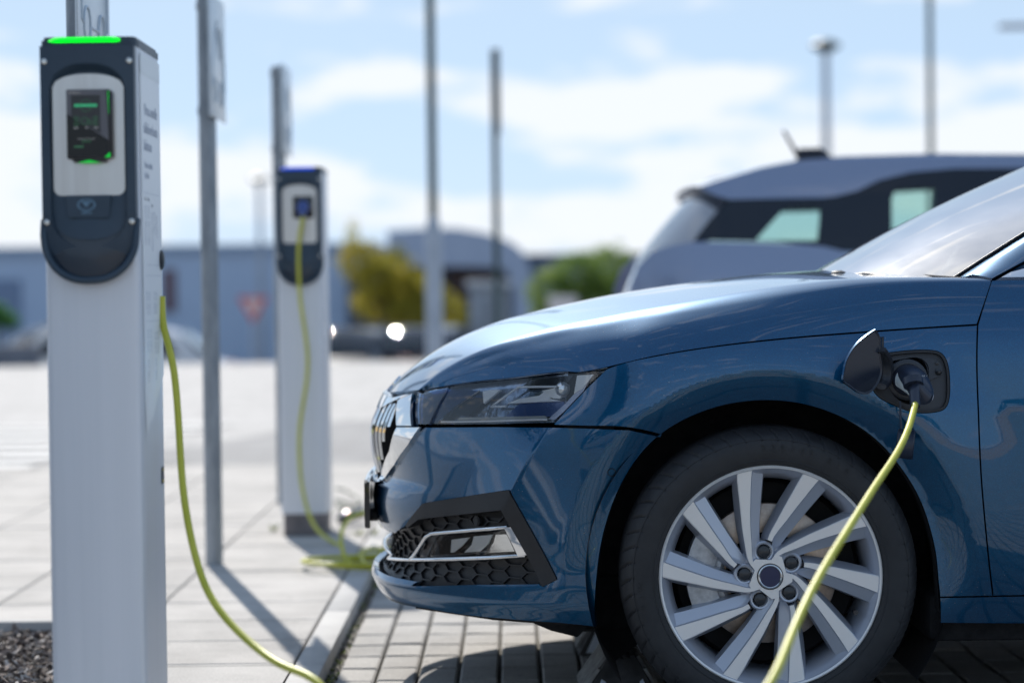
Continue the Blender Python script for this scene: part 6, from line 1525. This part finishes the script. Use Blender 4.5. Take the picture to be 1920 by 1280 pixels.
# triangular warning sign
Ys = 46.0; ts = empty('road_sign', (bx(474, Ys), Ys, LZ), 'red and white yield sign in front of the blue grey hall', 'road sign')
b = MB(); b.lathe([(.03, 0), (.03, bz(560, 470, Ys)-LZ)], (bx(474, Ys), Ys+.03, LZ), 'z', 10); b.build('pole', M['pole_pale'], ts)
c_ = (bx(474, Ys), bz(573, 470, Ys)); b = MB(); tri = lambda r: [(c_[0]+r*math.sin(R(a)), c_[1]+r*math.cos(R(a))) for a in (60, 180, 300)]
b.prism(tri(.34), 'y', Ys-.01, Ys); pt_ = b.build('sign_plate', mat('sign red', (.62, .10, .10), .4), ts); b = MB(); b.prism(tri(.20), 'y', Ys-.014, Ys-.0101); b.build('sign_centre', mat('sign white', (.75, .62, .6), .4), pt_)

# ================================================================== FAR CARS
M['car_glass'] = mat('glossy car glass', (.01, .012, .015), .06, 0, 0, 1.0)
def far_car_mesh(root, x, y, z, L_, H_, W_, col, yaw=0):
    """side profile extruded with tumblehome; wheels, windows, lamps"""
    body = [(-.5, .22), (-.5, .42), (-.485, .58), (-.37, .62), (-.17, .98), (-.1, 1.0), (.16, 1.0), (.30, .93), (.44, .62), (.5, .55), (.5, .22)]
    def pt(u, v, w):
        tum = 1-.22*max(0, (v-.6)/.4); X_, Y_ = u*L_, w*W_*.5*tum; c, s = math.cos(yaw), math.sin(yaw); return (x+X_*c-Y_*s, y+X_*s+Y_*c, z+v*H_)
    b = MB(); ws = [-1, -.9, 0, .9, 1]; rows_ = []
    pr = smooth_path([(u, v, 0) for u, v in body], 44)
    for w in ws: rows_.append([pt(p[0]*(1 if abs(w) < .95 else .97), p[1]*(1 if abs(w) < .95 else .985), w) for p in pr])
    G_ = np.array(rows_); b.grid(G_); n = len(pr)
    b.add(list(G_[0]), [tuple(range(n))]); b.add(list(G_[-1]), [tuple(range(n))[::-1]]); bd_ = b.build('body', col, root, 45)
    for sg in (-1, 1):
        g_ = MB(); w = sg*1.012; g_.add([pt(-.28, .665, w), pt(.32, .665, w), pt(.26, .93, w*1.0), pt(.15, .965, w), pt(-.09, .965, w), pt(-.15, .93, w)], [(0, 1, 2, 3, 4, 5)]); g_.build('side_window', M['gloss_black'], bd_)
    o = .012
    g_ = MB(); gu = np.linspace(0, 1, 13); gw = np.linspace(-1, 1, 17)
    g_.grid(np.array([[pt(-.365-o+(.19)*u_-.016*(4*u_*(1-u_))-.03*(1-w_*w_), .672+.325*u_+.035*(4*u_*(1-u_))+.06*(1-w_*w_)-.03, w_*(.9-.04*u_)) for w_ in gw] for u_ in gu])); g_.build('windscreen', M['car_glass'], bd_, 80)
    g_ = MB(); g_.add([pt(.43+o, .66, -.9), pt(.43+o, .66, .9), pt(.315+o, .92, .86), pt(.315+o, .92, -.86)], [(0, 1, 2, 3)]); g_.build('rear_window', M['gloss_black'], bd_)
    for u in (-.31, .30):
        for sg in (-1, 1):
            c = pt(u, 0, sg*.98); h = MB(); h.lathe([(.20, .0), (.31, 0), (.31, -.2)], (c[0], c[1], z+.31), 'y', 20, caps=False); h.lathe([(.19, .01), (0, .012)], (c[0], c[1], z+.31), 'y', 16, caps=False); h.build('wheel', M['rubber'], root, 40)
    for sg in (-.7, .7):
        for u in (-.5, .5):
            h = MB(); c = pt(u, .52, sg); h.box((c[0]-.04, c[1]-.16, c[2]-.06), (c[0]+.04, c[1]+.16, c[2]+.06), .02); h.build('headlight' if u < 0 else 'tail_light', M['chrome'] if u < 0 else mat('tail red', (.4, .02, .02), .2), root)
cw_ = mat('white car paint', (.72, .72, .74), .25, 0, 1); cg_ = mat('graphite car paint', (.05, .055, .065), .3, .4, 1); cr_ = mat('red car paint', (.25, .03, .035), .3, .2, 1); cs_ = mat('light silver paint', (.45, .46, .48), .3, .7, 1); cb_ = mat('navy car paint', (.02, .03, .06), .3, .3, 1)
def far_car(px, Y, col, label, L_=4.3, H_=1.5, yaw=0.0):
    x = bx(px, Y); root = empty('parked_car', (x, Y, LZ), label, 'car', 'cars on the far lower lot'); far_car_mesh(root, x, Y, LZ, L_, H_, 1.75, col, yaw)
far_car(190, 42, cw_, 'white car on the lower lot half hidden by the green-lit charging post', 4.4, 1.50)
far_car(655, 43, cg_, 'graphite car on the lower lot beside the blue-lit charging post', 4.1, 1.38, R(80))
far_car(735, 43.5, cr_, 'red car on the lower lot below the yellow tree', 4.2, 1.36, R(80))
far_car(790, 43.5, cb_, 'navy car on the lower lot at the foot of the pale mast', 4.2, 1.38, R(80))
# low dark wall at the left edge
lw = MB(); lw.box((bx(-300, 31.3), 31.3, -1.1), (bx(70, 31.3), 31.5, bz(648, 0, 31.3)), .01); tag(lw.build('garden_wall', vary(mat('dark wall', (.16, .17, .20), .8), (.14, .15, .18), (.19, .20, .23), 5)), 'low dark grey wall along the plaza edge below the green shrub', 'wall')
# bright glints: far-car windscreens are bulged and turned to mirror the sun

# ================================================================== TREES
def leaf_mat(name, cols):
    x = mat(name, cols[0], .55); b = bsdf(x); g_ = node(x, 'ShaderNodeNewGeometry'); cr = node(x, 'ShaderNodeValToRGB'); e = cr.color_ramp.elements; e[0].color = (*cols[0], 1); e[1].color = (*cols[-1], 1)
    for i, c in enumerate(cols[1:-1]): q = e.new((i+1)/(len(cols)-1)); q.color = (*c, 1)
    tc_ = node(x, 'ShaderNodeTexCoord'); nz_ = node(x, 'ShaderNodeTexNoise'); nz_.inputs['Scale'].default_value = 1.4; nz_.inputs['Detail'].default_value = 3
    mx = node(x, 'ShaderNodeMath', operation='MULTIPLY_ADD'); mx.inputs[1].default_value = .35; ad = node(x, 'ShaderNodeMath', operation='MULTIPLY_ADD'); ad.inputs[1].default_value = 1.5; ad.inputs[2].default_value = -.42
    lk(x, tc_.outputs['Object'], nz_.inputs['Vector']); lk(x, nz_.outputs['Fac'], ad.inputs[0]); lk(x, g_.outputs['Random Per Island'], mx.inputs[0]); lk(x, ad.outputs[0], mx.inputs[2]); lk(x, mx.outputs[0], cr.inputs[0]); lk(x, cr.outputs[0], b.inputs['Base Color'])
    # thin leaves let light through
    t = x.node_tree; tl_ = node(x, 'ShaderNodeBsdfTranslucent'); ms = node(x, 'ShaderNodeMixShader'); ms.inputs[0].default_value = .55; lk(x, cr.outputs[0], tl_.inputs[0]); o_ = [n for n in t.nodes if n.type == 'OUTPUT_MATERIAL'][0]; lk(x, b.outputs[0], ms.inputs[1]); lk(x, tl_.outputs[0], ms.inputs[2]); lk(x, ms.outputs[0], o_.inputs[0]); return x
M['bark'] = vary(mat('bark', (.06, .05, .04), .9), (.04, .033, .027), (.10, .085, .07), 12, 6, None, .6)
def tree(x, y, z, h, blobs, leafm, nleaf, ls, label, trunk_r=.07, name='tree', cat='tree', group=None, seed=1):
    rg_ = np.random.default_rng(seed); root = empty(name, (x, y, z), label, cat, group)
    t = MB(); t.tube([(x, y, z-.02), (x+.02, y, z+h*.3), (x-.03, y+.02, z+h*.62)], [trunk_r, trunk_r*.8, trunk_r*.45], 10)
    for k in range(9):
        bb = blobs[k % len(blobs)]; a0 = np.array([x, y, z+h*(.25+.04*k)]); e = np.array([x+bb[0]*.9, y+bb[1]*.9, z+bb[2]]); t.tube([a0, a0*.5+e*.5+[0, 0, -.1], e], [trunk_r*.45, trunk_r*.28, trunk_r*.1], 6)
    t.build('trunk', M['bark'], root)
    c = MB(); V = []; F = []
    tot = sum(b_[3]**2 for b_ in blobs)
    for (bxx, byy, bzz, r, rz) in blobs:
        n = int(nleaf*r*r/tot)
        for i in range(n):
            d = rg_.normal(size=3); d /= np.linalg.norm(d); rad = r*(rg_.uniform(.25, 1)**.45)*(1+.22*math.sin(5*d[0]+3*d[1]*2+bxx*7)*math.cos(4*d[2]+byy*5)); p = np.array([x+bxx+d[0]*rad, y+byy+d[1]*rad, z+bzz+d[2]*rad*rz/r])
            u = rg_.normal(size=3); u /= np.linalg.norm(u); w = np.cross(u, rg_.normal(size=3)); w /= np.linalg.norm(w); s = ls*rg_.uniform(.6, 1.3)
            k = len(V); V += [p-u*s, p+w*s*.5, p+u*s, p-w*s*.5]; F.append((k, k+1, k+2, k+3))
    c.add(V, F); c.build('crown', leafm, root, 180)
yl = leaf_mat('yellowing leaves', [(.09, .12, .02), (.25, .24, .03), (.50, .42, .05), (.66, .48, .06)])
gr = leaf_mat('green leaves', [(.06, .11, .02), (.14, .23, .045), (.24, .33, .08), (.36, .42, .14)])
dk_ = leaf_mat('dark green leaves', [(.008, .02, .006), (.02, .04, .01), (.035, .06, .016), (.05, .08, .02)])
Yt = 48.0
def blob(px, py, rpx, rz=1.0, dy=0, X0=0): P = atY(px, py, Yt); return (P[0]-X0, dy, P[2]-LZ, rpx*Yt/FPX, rpx*rz*Yt/FPX)
X0 = bx(735, Yt)
tree(X0, Yt, LZ, 3.2, [blob(675, 490, 42, 1, .1, X0), blob(660, 440, 14, 2.4, 0, X0), blob(712, 520, 48, .9, -.3, X0), blob(755, 545, 52, .9, .2, X0), blob(800, 560, 46, .9, -.1, X0), blob(735, 500, 40, .9, .4, X0), blob(845, 590, 34, 1, .1, X0), blob(770, 590, 50, .7, -.4, X0), blob(700, 570, 42, .8, .3, X0)], yl, 9000, .05, 'yellow and green autumn tree in front of the curved hall', seed=4)
X0 = bx(1110, Yt-6); Yt = 42.0
tree(X0, Yt, LZ, 2.6, [blob(1028, 545, 44, 1, 0, X0), blob(1085, 520, 52, 1, .2, X0), blob(1140, 508, 52, 1, -.2, X0), blob(1195, 530, 50, 1, 0, X0), blob(1110, 575, 60, .9, .1, X0), blob(1180, 590, 60, .9, .1, X0), blob(1040, 600, 50, .9, .1, X0)], gr, 8000, .05, 'round green bush between the dark shed and the grey hatchback', name='bush', cat='bush', seed=6)
Yt = 40.0; X0 = bx(-2, Yt)
tree(X0, Yt, LZ, 1.6, [blob(-10, 590, 26, .9, 0, X0), blob(14, 600, 18, .8, .1, X0)], leaf_mat('bright green leaves', [(.03, .10, .02), (.05, .20, .04), (.10, .28, .08), (.16, .3, .12)]), 1500, .04, 'small bright green shrub before the blue grey hall wall', name='bush', cat='bush', seed=8)
# trees and a building behind the photographer, seen only mirrored in the paint
for i, (x, y, s) in enumerate(((-7.5, -2.5, 1.0), (-11.5, 1.0, 1.15), (-10.0, -6.5, 1.1))):
    bl_ = [(0, 0, 4.2*s, 1.5*s, 1.5*s), (.9*s, .3, 3.5*s, 1.1*s, 1.1*s), (-.9*s, -.2, 3.4*s, 1.2*s, 1.1*s), (.2, .8*s, 3.2*s, 1.1*s, 1.0*s), (.1, -.9*s, 3.4*s, 1.1*s, 1.0*s), (0, 0, 5.3*s, .9*s, 1.0*s)]
    tree(x, y, 0, 5*s, bl_, dk_, 5000, .13, ['shortest of the dark leafy trees mirrored in the blue bumper', 'tallest of the dark leafy trees mirrored in the blue bumper', 'middle-sized one of the dark leafy trees mirrored in the blue bumper'][i], trunk_r=.16, seed=20+i, group='trees mirrored in the blue bumper')
rb2 = empty('building', (10, -42, 0), 'long low ochre building mirrored in the blue wing', 'building')
b = MB(); b.box((-4, -46, -.06), (26, -42, 2.3)); b.build('wall', mat('ochre render', (.42, .30, .14), .8), rb2); b = MB(); b.box((-4.2, -46.2, 2.3), (26.2, -41.8, 2.6)); b.build('roof', mat('pale roof edge', (.5, .5, .52), .7), rb2)
wd2 = MB(); rg_ = np.random.default_rng(9); V = []; F = []
for i in range(6000):
    x = rg_.uniform(-70, 90); y = -52+rg_.normal(0, 1.5); hh = 3.6+1.4*math.sin(x*.21)+1.0*math.sin(x*.57+1); z = rg_.uniform(0, 1)**.7*hh; p = np.array([x, y, z]); u = rg_.normal(size=3); u /= np.linalg.norm(u); w = np.cross(u, rg_.normal(size=3)); w /= np.linalg.norm(w); s = .55
    k = len(V); V += [p-u*s, p+w*s*.6, p+u*s, p-w*s*.6]; F.append((k, k+1, k+2, k+3))
wd2.add(V, F); tag(wd2.build('distant_wood', dk_, None, 180), kind='stuff')
